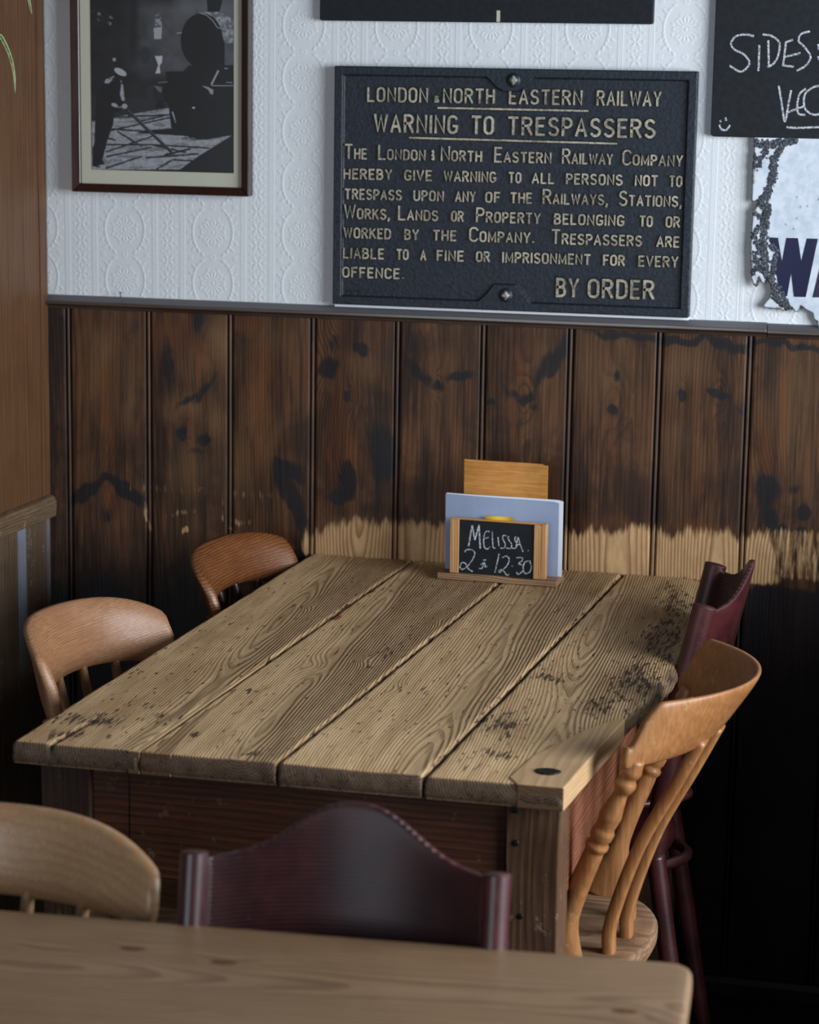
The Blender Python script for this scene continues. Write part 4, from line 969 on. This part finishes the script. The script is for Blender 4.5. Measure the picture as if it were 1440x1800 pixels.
    for (zz, xx, rr) in ((.715, 1.077, .0045), (.672, 1.079, .0045), (.575, 1.0875, .0040)):
        pg = tube('peg', [(xx-O[0], -1.2255-O[1], zz), (xx-O[0], -1.2268-O[1], zz), (xx-O[0], -1.2272-O[1], zz)], [rr, rr, rr*.8], M_slate, lg, 10, ref=(0, 0, 1))
    a = rbox('apron', .5085, 1.0655, -1.2185, -1.196, .575, zt, M_apron, t); a['label'] = 'dark reddish front apron'
    dl = mesh('drawer_gap', *box_vf(.5600-O[0], .5612-O[0], -1.2190-O[1], -1.2180-O[1], .575, zt), M_slate, a)
    ra_ = mesh('apron', [(q[0]-O[0], q[1]-O[1], q[2]) for q in [(1.128, -1.157, .572), (1.128, -1.157, zt), (1.153, -.134, .572), (1.153, -.134, zt), (1.106, -1.157, .572), (1.106, -1.157, zt), (1.131, -.134, .572), (1.131, -.134, zt)]],
        [(0, 2, 3, 1), (4, 5, 7, 6), (0, 1, 5, 4), (2, 6, 7, 3), (1, 3, 7, 5), (0, 4, 6, 2)], M_apronS, t); fix_normals(ra_); bevel(ra_, .002)
    la_ = mesh('apron', [(q[0]-O[0], q[1]-O[1], q[2]) for q in [(.446, -1.157, .572), (.446, -1.157, zt), (.497, -.134, .572), (.497, -.134, zt), (.468, -1.157, .572), (.468, -1.157, zt), (.519, -.134, .572), (.519, -.134, zt)]],
        [(0, 2, 3, 1), (4, 5, 7, 6), (0, 1, 5, 4), (2, 6, 7, 3), (1, 3, 7, 5), (0, 4, 6, 2)], M_apronS, t); fix_normals(la_); bevel(la_, .002)
    rbox('apron', .552, 1.098, -.118, -.096, .575, zt, M_apron, t)
def M_top_strip():
    return bpy.data.materials.get('grained_pine_strip') or wood('grained_pine_strip', CT(186, 162, 124), CT(164, 138, 100), CT(110, 84, 56), 'y', .006, .7, .55, .35, blot=.3, center=(.23, 0, -.74), endc=C(110, 78, 54))
main_table()

# ------------------------------------------------------------------ front table
def front_table():
    A = Z(0, 1597, TH)[:2]; B = np.array(Z(1190, 1690, TH)[:2]); d = (B-A)/np.linalg.norm(B-A); ang = math.atan2(d[1], d[0])
    # local: x along back edge, y towards the camera is negative
    t = empty('pine_table', (.75, -2.2, 0), ang, 'smooth pale pine table with rounded corner, cropped at the bottom', 'table')
    R = Matrix.Rotation(-ang, 2)
    def loc(p): v_ = R @ Vector((p[0]-.75, p[1]+2.2)); return v_.x, v_.y
    bx, by = loc(B); xr = bx+.017; x0, y0 = -1.05, by-.82
    n = 24; r = .024
    # rounded-rectangle outline rings, dense top grid for grain
    xs = np.linspace(x0, xr, 170); ys = np.linspace(y0, by, 90)
    U, Vy = np.meshgrid(xs, ys, indexing='ij')
    def inset(e):
        # map the rectangle to rounded corners at right back
        X2 = x0+(U-x0)*((xr-e)-(x0+e))/(xr-x0)+e; Y2 = y0+(Vy-y0)*((by-e)-(y0+e))/(by-y0)+e
        cx_, cy_ = xr-r, by-r
        m = (X2 > cx_) & (Y2 > cy_); du, dv = X2-cx_, Y2-cy_; mx = np.maximum(du, dv); hyp = np.hypot(du, dv)+1e-9
        k = np.where(m, mx/hyp, 1.); X3 = np.where(m, cx_+du*k, X2); Y3 = np.where(m, cy_+dv*k, Y2); return X3, Y3
    X3, Y3 = inset(.006); n1, n2 = X3.shape
    zt = np.full_like(X3, TH)+.0008*(fbm(X3*6, Y3*6, 3)-.5)
    top = np.stack([X3, Y3, zt], -1); V = [top.reshape(-1, 3)]; F_ = grid_faces(n1, n2)[:, ::-1].tolist()
    li = [(i, 0) for i in range(n1)]+[(n1-1, j) for j in range(1, n2)]+[(i, n2-1) for i in range(n1-2, -1, -1)]+[(0, j) for j in range(n2-2, 0, -1)]
    prev = [i*n2+j for i, j in li]; base = n1*n2
    for e, dz in ((.0045, .0004), (.0022, .0020), (.0006, .0050), (0, .009), (0, .020), (.002, .026)):
        a, b = inset(e); R_ = np.array([(a[i, j], b[i, j], TH-dz) for i, j in li]); V.append(R_); idx = list(range(base, base+len(R_))); base += len(R_)
        for k in range(len(idx)): k2 = (k+1) % len(idx); F_.append([prev[k], prev[k2], idx[k2], idx[k]])
        prev = idx
    F_.append(prev); V = np.vstack(V)
    kn = [(loc(Z(*p_, TH)), .018, .012) for p_ in ((235, 1668), (80, 1675), (395, 1692), (890 - 370, 1640), (350, 1772), (1100, 1778), (860, 1650))]
    ring = ring_field(V[:, 1]-(by-.15), V[:, 0], TH-V[:, 2], 91, .045, .02, .02, [(q[1]-(by-.15), q[0], w_, a_) for q, w_, a_ in kn])
    o = mesh('tabletop', V, [list(map(int, q)) for q in F_], M_ftop, t, smooth=True, attrs=dict(ring=ring)); fix_normals(o)
    for q, w_, a_ in kn[:1]+kn[2:3]+kn[5:6]:
        pts = [(q[0]+.011*math.cos(a)*(1+.2*math.sin(2*a+1)), q[1]+.0045*math.sin(a)) for a in np.linspace(0, 2*math.pi, 14, endpoint=False)]
        k = mesh('knot', [(a, b, TH+.0009) for a, b in pts]+[(a, b, TH-.002) for a, b in pts], [tuple(range(14))]+[(i, 14+i, 14+(i+1) % 14, (i+1) % 14) for i in range(14)], M_knot, o)
    for (a, b, c, d_) in ((x0+.08, xr-.10, by-.105, by-.083), (x0+.08, xr-.10, y0+.08, y0+.102)):
        V_, Ff = box_vf(a, b, c, d_, TH-.13, TH-.026); bevel(mesh('apron', V_, Ff, M_ch4, t), .002)
    for a in (x0+.08, xr-.122):
        V_, Ff = box_vf(a, a+.022, y0+.08, by-.083, TH-.13, TH-.026); bevel(mesh('apron', V_, Ff, M_ch4, t), .002)
    for a in (x0+.075, xr-.145):
        for b in (y0+.075, by-.145):
            V_, Ff = box_vf(a, a+.07, b, b+.07, 0, TH-.026); bevel(mesh('leg', V_, Ff, M_ch4, t), .003)
front_table()

# ------------------------------------------------------------------ menu holder
def holder():
    # axis along the holder from front-left to front-right corner of its base
    a = Z(768, 1019, TH); b = Z(975, 1034, TH); a = np.array([.7325, -.1400]); b = np.array([.9440, -.1510])
    d = (b-a)/np.linalg.norm(b-a); ang = math.atan2(d[1], d[0]); w = np.linalg.norm(b-a); m = (a+b)/2; nb = np.array([-d[1], d[0]])
    base = m+nb*.03
    t = empty('menu_holder', (base[0], base[1], TH+.0015), ang, 'small wooden menu holder with a chalked reservation board on the table', 'menu holder')
    def bx(name, x0, x1, y0, y1, z0, z1, mat, par=t, bv=.0008): V_, F_ = box_vf(x0, x1, y0, y1, z0, z1); return bevel(mesh(name, V_, F_, mat, par), bv)
    bx('base', -w/2, w/2, -.030, .034, 0, .0105, M_ply)
    L = W(791, 1006, -.130); fr = (-.0185)  # front face plane of the little board, local y
    zt = .1065; tilt = .04
    xl, xr_ = -.0855, .083
    p = bx('chalk_panel', xl+.012, xr_-.014, -.0215, -.0165, .0105, zt-.002, M_chalk)
    bx('frame_upright', xl, xl+.0155, -.0240, -.0165, .0105, zt-.001, M_hold)
    bx('frame_upright', xr_-.0195, xr_-.0065, -.0250, -.0165, .0105, zt-.0015, M_hold); bx('frame_upright', xr_-.0062, xr_+.0015, -.0250, -.009, .0105, zt, M_hold)
    bx('top_lip', xl, xr_+.001, -.0180, -.012, zt-.003, zt+.0005, M_board)
    c = bx('chalk_panel_back', xl+.002, xr_-.002, -.0165, -.0135, .0105, zt-.004, M_board)
    # chalk words, laid in the panel plane
    R = Matrix.Rotation(-ang, 2)
    def cp(polys, w_=.0011):
        out = []
        for P in polys:
            Q = catmull(P, max(8, len(P)*5)) if len(P) > 2 else np.array([np.array(P[0])*(1-t_)+np.array(P[1])*t_ for t_ in np.linspace(0, 1, 8)])
            o_ = []
            for (x, y) in Q:
                px, py = 740+x/4.8, 780+y/4.8
                # solve for the panel plane
                nvec = np.array([-d[0]*0+d[1], -d[0], 0.])  # plane normal in world (towards camera)
                pt = np.array([base[0], base[1], 0])+np.array([nb[0], nb[1], 0])*(-.0217)
                r = _ray(px, py); tt = ((pt-CAM)@nvec)/(r@nvec); q = CAM+tt*r
                v_ = R @ Vector((q[0]-base[0], q[1]-base[1])); o_.append((v_.x, q[2]-TH-.0015))
            out.append(o_)
        V, Fs, fm = stroke_mesh(out, w_, w_*.8, -.0217, .0003); mesh('chalk_writing', V, Fs, M_chk, p)
    # first line
    cp([[(432, 690), (420, 760), (402, 862)], [(432, 690), (455, 810)], [(490, 688), (455, 810)], [(490, 688), (500, 880)]], .0014)
    cp([[(578, 740), (545, 745), (530, 800), (535, 870), (560, 888), (582, 872)], [(535, 800), (572, 790)], [(602, 745), (605, 830), (612, 878), (632, 880)], [(650, 792), (658, 862)],
        [(722, 778), (695, 775), (690, 800), (712, 850), (700, 880), (672, 880)], [(742, 782), (735, 800), (765, 850), (755, 882), (722, 880)], [(800, 785), (792, 810), (812, 850), (795, 882), (770, 880)], [(818, 790), (800, 880)], [(820, 790), (845, 870), (862, 912)], [(808, 850), (840, 850)], [(905, 900), (910, 904)],
        [(372, 912), (385, 895), (430, 895), (455, 925), (430, 985), (385, 1040), (345, 1060), (330, 1040), (345, 1005), (375, 1010), (400, 1055), (435, 1078)],
        [(505, 1020), (525, 1005), (520, 1045), (495, 1055), (490, 1050)], [(535, 1000), (548, 1040)], [(540, 1040), (560, 1035)], [(528, 982), (548, 980)],
        [(660, 928), (642, 1010), (625, 1085)], [(688, 960), (720, 948), (745, 975), (725, 1030), (665, 1085), (660, 1070), (690, 1065), (725, 1110), (742, 1100)], [(768, 1030), (773, 1034)],
        [(808, 962), (850, 960), (855, 985), (825, 1012), (860, 1030), (858, 1075), (820, 1102), (808, 1085)], [(925, 990), (880, 998), (862, 1050), (880, 1095), (920, 1080), (932, 1030), (915, 990)]], .0010)
    # papers standing in the slot (things of their own)
    def sheet(name, y, x0, x1, h0, h1, mat, lab, cat, th=.0022, bow=.0, group=None):
        e = []
        ring = []
        for k, x in enumerate(np.linspace(x0, x1, 26)):
            u = (x-(x0+x1)/2)/(x1-x0)*2; yy = y+bow*u*u+.002*math.sin(u*3); hh = lerp(h0, h1, (u+1)/2)
            if x > x1-.006: hh -= .002
            ring.append([(x, yy, .0108), (x, yy-.004, hh), (x, yy-.004+th, hh), (x, yy+th, .0108)])
        o = loft(name, ring, mat, None, smooth=False)
        o.location = t.location; o.rotation_euler = t.rotation_euler; props(o, lab, cat, group); return o
    sheet('paper_menu', .0035, -.1015, .1000, .1445, .1425, M_paper, 'blue-grey paper menu sheet standing behind the small chalked board', 'menu', .0008, .0012)
    sheet('paper_menu', .0068, -.1005, .1068, .1458, .1456, M_white, 'white paper menu sheet showing as an edge behind the blue-grey one', 'menu', .0012, .0008)
    sheet('paper_slip', -.0060, -.0265, .0235, .1135, .1125, M_yellow, 'narrow yellow paper slip peeping over the small chalked board', 'paper slip', .0008)
    o = sheet('wooden_board', .0210, -.0735, .0745, .2045, .2035, M_board, 'varnished plywood board standing tallest in the menu holder', 'board', .005); 
holder()

# ------------------------------------------------------------------ chairs
LE = [None]   # lean at the ends of a curved rail, when it differs from the middle
def crest_pts(u, h, w, sag, L, off):
    R = (w*w/4+sag*sag)/(2*sag); A = math.asin(min(1, w/2/R)) if sag < w/2 else math.pi-math.asin(w/2/R)
    a = A*u; s = (R+off)*np.sin(a); f_ = R-(R+off)*np.cos(a)-h*(math.tan(L) if LE[0] is None else math.tan(L)*(1-u*u)+LE[0]*u*u)
    return f_, s
def crest(name, q, topf, botf, mat, parent, xb, th=.012, nu=72, K=20, round_end=.06, power=3.2, roll=0., thf=None, attrs=False, L2=None):
    w, sag, L, z0 = q
    rings = []; gz = []; go = []
    us = np.sin(np.linspace(-1, 1, nu)*math.pi/2)
    us = us*.25+np.linspace(-1, 1, nu)*.75
    for u in us:
        hb, ht = botf(u), topf(u); hm = (hb+ht)/2; hh = (ht-hb)/2; e = 1-abs(u)
        k = 1.
        if e < round_end: x = 1-e/round_end; k = max(.05, (1-x**2.6))**(1/2.6)
        tt = (thf(u) if thf else th)/2
        ring = []
        for j in range(K):
            a = 2*math.pi*(j+.5)/K; ca, sa = math.cos(a), math.sin(a); ca = math.copysign(abs(ca)**(2/power), ca); sa = math.copysign(abs(sa)**(2/power), sa)
            h = hm+hh*sa*k; off = tt*ca*(k**.5)
            off = off+roll*max(0, (h-hb)/(ht-hb+1e-6)-.55)**2
            f_, s_ = crest_pts(u, h, w, sag, L, off)
            ring.append((xb+f_, s_, z0+h)); gz.append(h); go.append(1. if (ca < -.2 and abs(u) < .93) else 0.)
        rings.append(ring)
    at = dict(groove_z=gz, groove_on=go) if attrs else None
    o = loft(name, rings, mat, parent, attrs=at); return o
def dslab(name, a, bf, bb, z, th, mat, parent, dish=.006, p=2.6, n=56, yoff=0.):
    """seat: half width a, front extent bf, back extent bb"""
    def out(k, zz):
        P = []
        for i in range(n):
            an = 2*math.pi*i/n; c, s = math.cos(an), math.sin(an); c = math.copysign(abs(c)**(2/p), c); s = math.copysign(abs(s)**(2/p), s)
            P.append(((bf if c > 0 else bb)*c*k, a*s*k*(1-.06*(c < 0)*abs(c)), zz))
        return P
    rings = []
    for k, dz in ((.02, -dish), (.3, -dish), (.55, -dish*.9), (.75, -dish*.45), (.9, -.0005), (.96, 0), (.985, -.002), (1., -.007), (1., -th*.6), (.975, -th*.9), (.93, -th), (.02, -th)):
        rings.append(out(k, z+dz))
    return loft(name, rings, mat, parent)
def turned(name, p0, p1, prof, mat, parent, n=18, bend=(0, 0, 0), m=70):
    p0, p1 = np.array(p0, float), np.array(p1, float); ts = np.linspace(0, 1, m)
    P = p0+(p1-p0)*ts[:, None]+np.array(bend)*np.sin(np.pi*ts)[:, None]
    pr = np.array(prof); r = np.interp(ts, pr[:, 0], pr[:, 1]); return tube(name, P, r, mat, parent, n)
LEG = [(0, .014), (.15, .017), (.3, .020), (.38, .013), (.40, .018), (.44, .018), (.46, .013), (.55, .021), (.75, .023), (.88, .016), (.9, .019), (.93, .019), (1, .015)]
STR = [(0, .008), (.3, .011), (.45, .013), (.5, .015), (.55, .013), (.7, .011), (1, .008)]
STILE = [(0, .021), (.25, .0195), (.60, .0175), (.635, .0165), (.645, .0205), (.66, .0205), (.668, .0165), (.675, .0165), (.69, .0195), (.715, .0205), (.73, .0165), (.74, .017), (.78, .0195), (.86, .0125), (.87, .012), (.885, .0165), (.905, .0195), (.92, .0165), (.93, .0125), (.94, .0165), (.955, .0185), (.97, .0165), (1., .014)]
def legs_and_stretchers(t, mat, zs=.42, spr=.05, bx=.14, by=.145):
    P = {}
    for sx in (1, -1):
        for sy in (1, -1):
            a = (sx*(bx+spr), sy*(by+spr), 0); b = (sx*bx, sy*by, zs); turned('leg', a, b, LEG, mat, t); P[sx, sy] = (np.array(a, float), np.array(b, float))
    mid = []
    for sy in (1, -1):
        u = .42; a = P[1, sy][0]*(1-u)+P[1, sy][1]*u; b = P[-1, sy][0]*(1-u)+P[-1, sy][1]*u; turned('stretcher', a, b, STR, mat, t); mid.append((a+b)/2)
    turned('stretcher', mid[0], mid[1], STR, mat, t)

def kitchen_chair(name, label, q, mats, topf, botf, th=.016, spind=(-.5, -.17, .17, .5), style='spindle', roll=.02, xs=-.165, thf=None, seatz=.45, ends=.93, bb=.20, group=None, round_end=.08, power=3.2, nu=72, Le=None, bl=None):
    LE[0] = Le
    cx, cy, z0, ang, w, sag, L = q; mc, ms, mseat = mats
    Lt = L if style == 'spindle' else L
    xb = xs-(z0-seatz)*(bl or math.tan(L))
    t = empty(name, (cx-xb*math.cos(ang), cy-xb*math.sin(ang), 0), ang, label, 'chair', group)
    cr = crest('crest_rail', (w, sag, L, z0), topf, botf, mc, t, xb, th=th, roll=roll, thf=thf, nu=nu, round_end=round_end, power=power)
    dslab('seat', .20, .21, bb, seatz, .034, mseat, t)
    for u in (-ends, ends):
        hb = botf(u)+.010; f_, s_ = crest_pts(u, hb, w, sag, L, 0)
        top = (xb+f_, s_, z0+hb); bot = (xs+.012+(.035 if style == 'lath' else .02), s_*.84, seatz-.005)
        if style == 'spindle': turned('back_post', bot, top, [(0, .013), (.3, .017), (.55, .012), (.7, .016), (.9, .0125), (1, .016)], ms, t)
        else:
            P = catmull([bot, (bot[0]*.75+top[0]*.25+.006, s_*.87, lerp(bot[2], top[2], .30)), (bot[0]*.42+top[0]*.58+.004, s_*.94, lerp(bot[2], top[2], .62)), top], 110)
            pr = np.array(STILE); tt = np.linspace(0, 1, 110); r = np.interp(tt, pr[:, 0], pr[:, 1])*.78
            wide = 1+1.5*sst(.32, .0, tt)
            tube('back_post', P, r, ms, t, 22, flat=(1, wide), ref=(1, 0, 0))
    for u in spind:
        hb = botf(u)+.012; f_, s_ = crest_pts(u, hb, w, sag, L, 0); top = np.array((xb+f_, s_, z0+hb))
        if style == 'spindle': turned('spindle', (xs+.008+.02*u*u, s_*.85, seatz-.008), top, [(0, .007), (.35, .0105), (.7, .008), (1, .007)], ms, t)
        else:
            bot = np.array((xs-.018+.10*u*u, s_*.93, seatz-.006))
            P = catmull([bot, bot*.84+top*.16+np.array((.016, 0, 0)), bot*.5+top*.5+np.array((.021, 0, 0)), bot*.2+top*.8+np.array((.008, 0, 0)), top], 40)
            wd = np.interp(np.linspace(0, 1, 40), [0, .3, .75, 1], [.0125, .0135, .0165, .018])
            tube('lath', P, 1., ms, t, 16, flat=(wd, .0088), ref=(1, 0, 0), power=4.)
    legs_and_stretchers(t, ms, seatz-.028); LE[0] = None
    return t
def prof(H, e, p=3., lo=.15): return lambda u: H*(1-e*abs(u)**p)
kitchen_chair('kitchen_chair', 'pale brown chair with wide curved back, nearer of two left of the table', (.302, -.773, .713, -.15, .372, .087, .217), (M_ch1, M_ch1, M_seat),
    lambda u: .108*(1-.35*abs(u)**4.0)-.006*u, lambda u: -.004-.012*abs(u)**3-.030*max(0, -u)**2.5+.010*(1-u*u), th=.021, ends=.84, roll=.045, round_end=.05)
kitchen_chair('kitchen_chair', 'chestnut coloured chair with curved back in the corner left of the table', (.378, -.232, .738, -.10, .366, .064, .30), (M_ch2, M_ch2p, M_ch2),
    lambda u: .082*(1-.30*abs(u)**4.0), lambda u: -.006-.018*abs(u)**2.4+.008*(1-u*u), th=.021, ends=.84, roll=.05)
kitchen_chair('kitchen_chair', 'honey coloured lath back chair with turned posts, nearer of two right of the table', (1.294, -.936, .752, 3.073, .411, .083, .582), (M_ch3, M_ch3, M_seat),
    lambda u: .0884*(1-.02*abs(u)**2)*(1-.30*sst(.84, .93, abs(u))-.40*sst(.90, .975, abs(u))+.05*math.exp(-((abs(u)-.985)/.018)**2)), lambda u: 0., th=.014, spind=(-.32, 0., .32), style='lath', roll=.0, ends=.90, xs=-.150, bb=.205, round_end=.03, nu=130, Le=.0986, bl=.42)
kitchen_chair('kitchen_chair', 'pale chair back cropped by the left edge, tucked under the pale front table', (.59, -1.722, .728, -1.557, .406, .065, .20), (M_ch4, M_ch4, M_seat),
    lambda u: .100*(1-.42*abs(u)**3.2), lambda u: .004, th=.018, ends=.86, roll=.03)

def red_chair(label, q, hump):
    cx, cy, z0, ang, w, sag, L = q; seatz = .45; xs = -.175; xb = xs-(z0-seatz)*math.tan(L)
    t = empty('panel_back_chair', (cx-xb*math.cos(ang), cy-xb*math.sin(ang), 0), ang, label, 'chair', 'oxblood red panel-backed chairs')
    tf = lambda u: hump[0]+hump[1]*math.exp(-(abs(u)/hump[2])**2.4)
    crest('back_panel', (w, sag, L, z0), tf, lambda u: -.055, M_red, t, xb, th=.011, nu=90, K=44, round_end=.01, power=7., attrs=True)
    for s in (-1, 1):
        R_ = []; zs = np.linspace(-.06, hump[0]+.006, 26)
        P = []
        for h in zs: f_, s_ = crest_pts(s*1.02, h, w, sag, L, 0); P.append((xb+f_+.006, s_, z0+h))
        lo = P[0]; low = [(xs+.035, s*w*.5*.98, seatz-.01), (xs+.030+(lo[0]-xs-.03)*.45, s*w*.5*.99, (seatz+lo[2])/2)]
        Q = catmull(low+P[::5]+[P[-1]], 80); tt = np.linspace(0, 1, 80); r = np.full(80, .0145); r = r*np.sqrt(np.clip(1-np.clip((tt-.94)/.06, 0, 1)**2, .01, 1))
        tube('back_post', Q, r, M_red, t, 18, flat=(1.0, 1.25))
        turned('leg', (xs-.045, s*.185, 0), (xs+.03, s*w*.49, seatz), [(0, .013), (.5, .015), (1, .015)], M_red, t)
        turned('leg', (.185, s*.185, 0), (.15, s*.16, seatz-.02), [(0, .012), (.6, .016), (.9, .02), (1, .018)], M_red, t)
    dslab('seat', .19, .20, .165, seatz, .03, M_red, t, dish=.004, p=2.2)
    for zz, rr in ((seatz+.055, .0060), (seatz-.046, .0090)):
        a = np.linspace(-1, 1, 26); P = [(xs+.075-.085*math.cos(x*math.pi/2), .105*x*(1 if rr > .007 else .8), zz+.0) for x in a]
        o = tube('bentwood_hoop', P, rr, M_red, t, 12, ref=(0, 0, 1)); 
    P = [(.13*math.cos(a), .13*math.sin(a), .24) for a in np.linspace(0, 2*math.pi, 40)]
    tube('stretcher_ring', P, .008, M_red, t, 10, ref=(0, 0, 1))
    return t
red_chair('oxblood red chair with ribbed humped back between the two tables', (1.0, -1.748, .738, -1.5708+.06, .312, .050, .20), (.083, .052, .47))
red_chair('dark red chair squeezed between the table\'s right side and the wainscot', (1.266, -.432, .738, 3.19, .30, .047, .21), (.100, .050, .47))

# ------------------------------------------------------------------ trailing plant at the top left
def plant():
    base = np.array([-.052, -.27, 1.98])
    t = empty('spider_plant', tuple(base), 0, 'trailing striped green plant leaves hanging over the left partition', 'plant')
    tube('pot', [(.06, 0, -.06), (.06, 0, -.055), (.06, 0, .03), (.06, 0, .05)], [.035, .037, .052, .054], M_pot, t, 24)
    def leaf(pts, w):
        P = catmull(pts, 40); T = np.gradient(P, axis=0); T /= np.linalg.norm(T, axis=1)[:, None]
        V, Fs, fm = [], [], []
        for i, (p, tt) in enumerate(zip(P, T)):
            side = np.cross(tt, np.array([.85, -.5, .1])); side /= np.linalg.norm(side); nn = np.cross(side, tt); s = i/39; ww = w*min(1, (s/.15+.25))*(1-s**4)**.7*(1-.35*s)+.0002
            for k, j in enumerate((-1, -.62, 0, .62, 1)): V.append(p-base+side*ww*j+nn*ww*.45*abs(j))
        for i in range(39):
            for k in range(4): a = i*5+k; Fs.append((a, a+1, a+6, a+5)); fm.append(1 if k in (0, 3) else 0)
        o = mesh('leaf', V, Fs, [M_leaf, M_leafw], t, smooth=True, fmat=fm); m = o.modifiers.new('thickness', 'SOLIDIFY'); m.thickness = .0006
    r0 = base+np.array([.06, 0, .04])
    def on(px, py, x=.02): return X(px, py, x)
    leaf([r0, r0+np.array([.03, -.06, .03]), on(-18, 30), on(2, 66), on(16, 96), on(24, 128), on(27, 164)], .0048)
    leaf([r0, r0+np.array([.04, .02, .05]), on(44, -60), on(48, -15), on(52, 8), on(56, 25)], .0042)
    leaf([r0, r0+np.array([.05, -.04, .05]), on(38, -70), on(46, -20), on(50, 0), on(55, 14)], .0026)
    leaf([r0, r0+np.array([.04, -.08, .04]), on(-60, -40), on(-40, 40), on(-30, 90)], .003)
    leaf([r0, r0+np.array([.06, .05, .03]), r0+np.array([.09, .10, -.04]), r0+np.array([.10, .12, -.12])], .003)
plant()
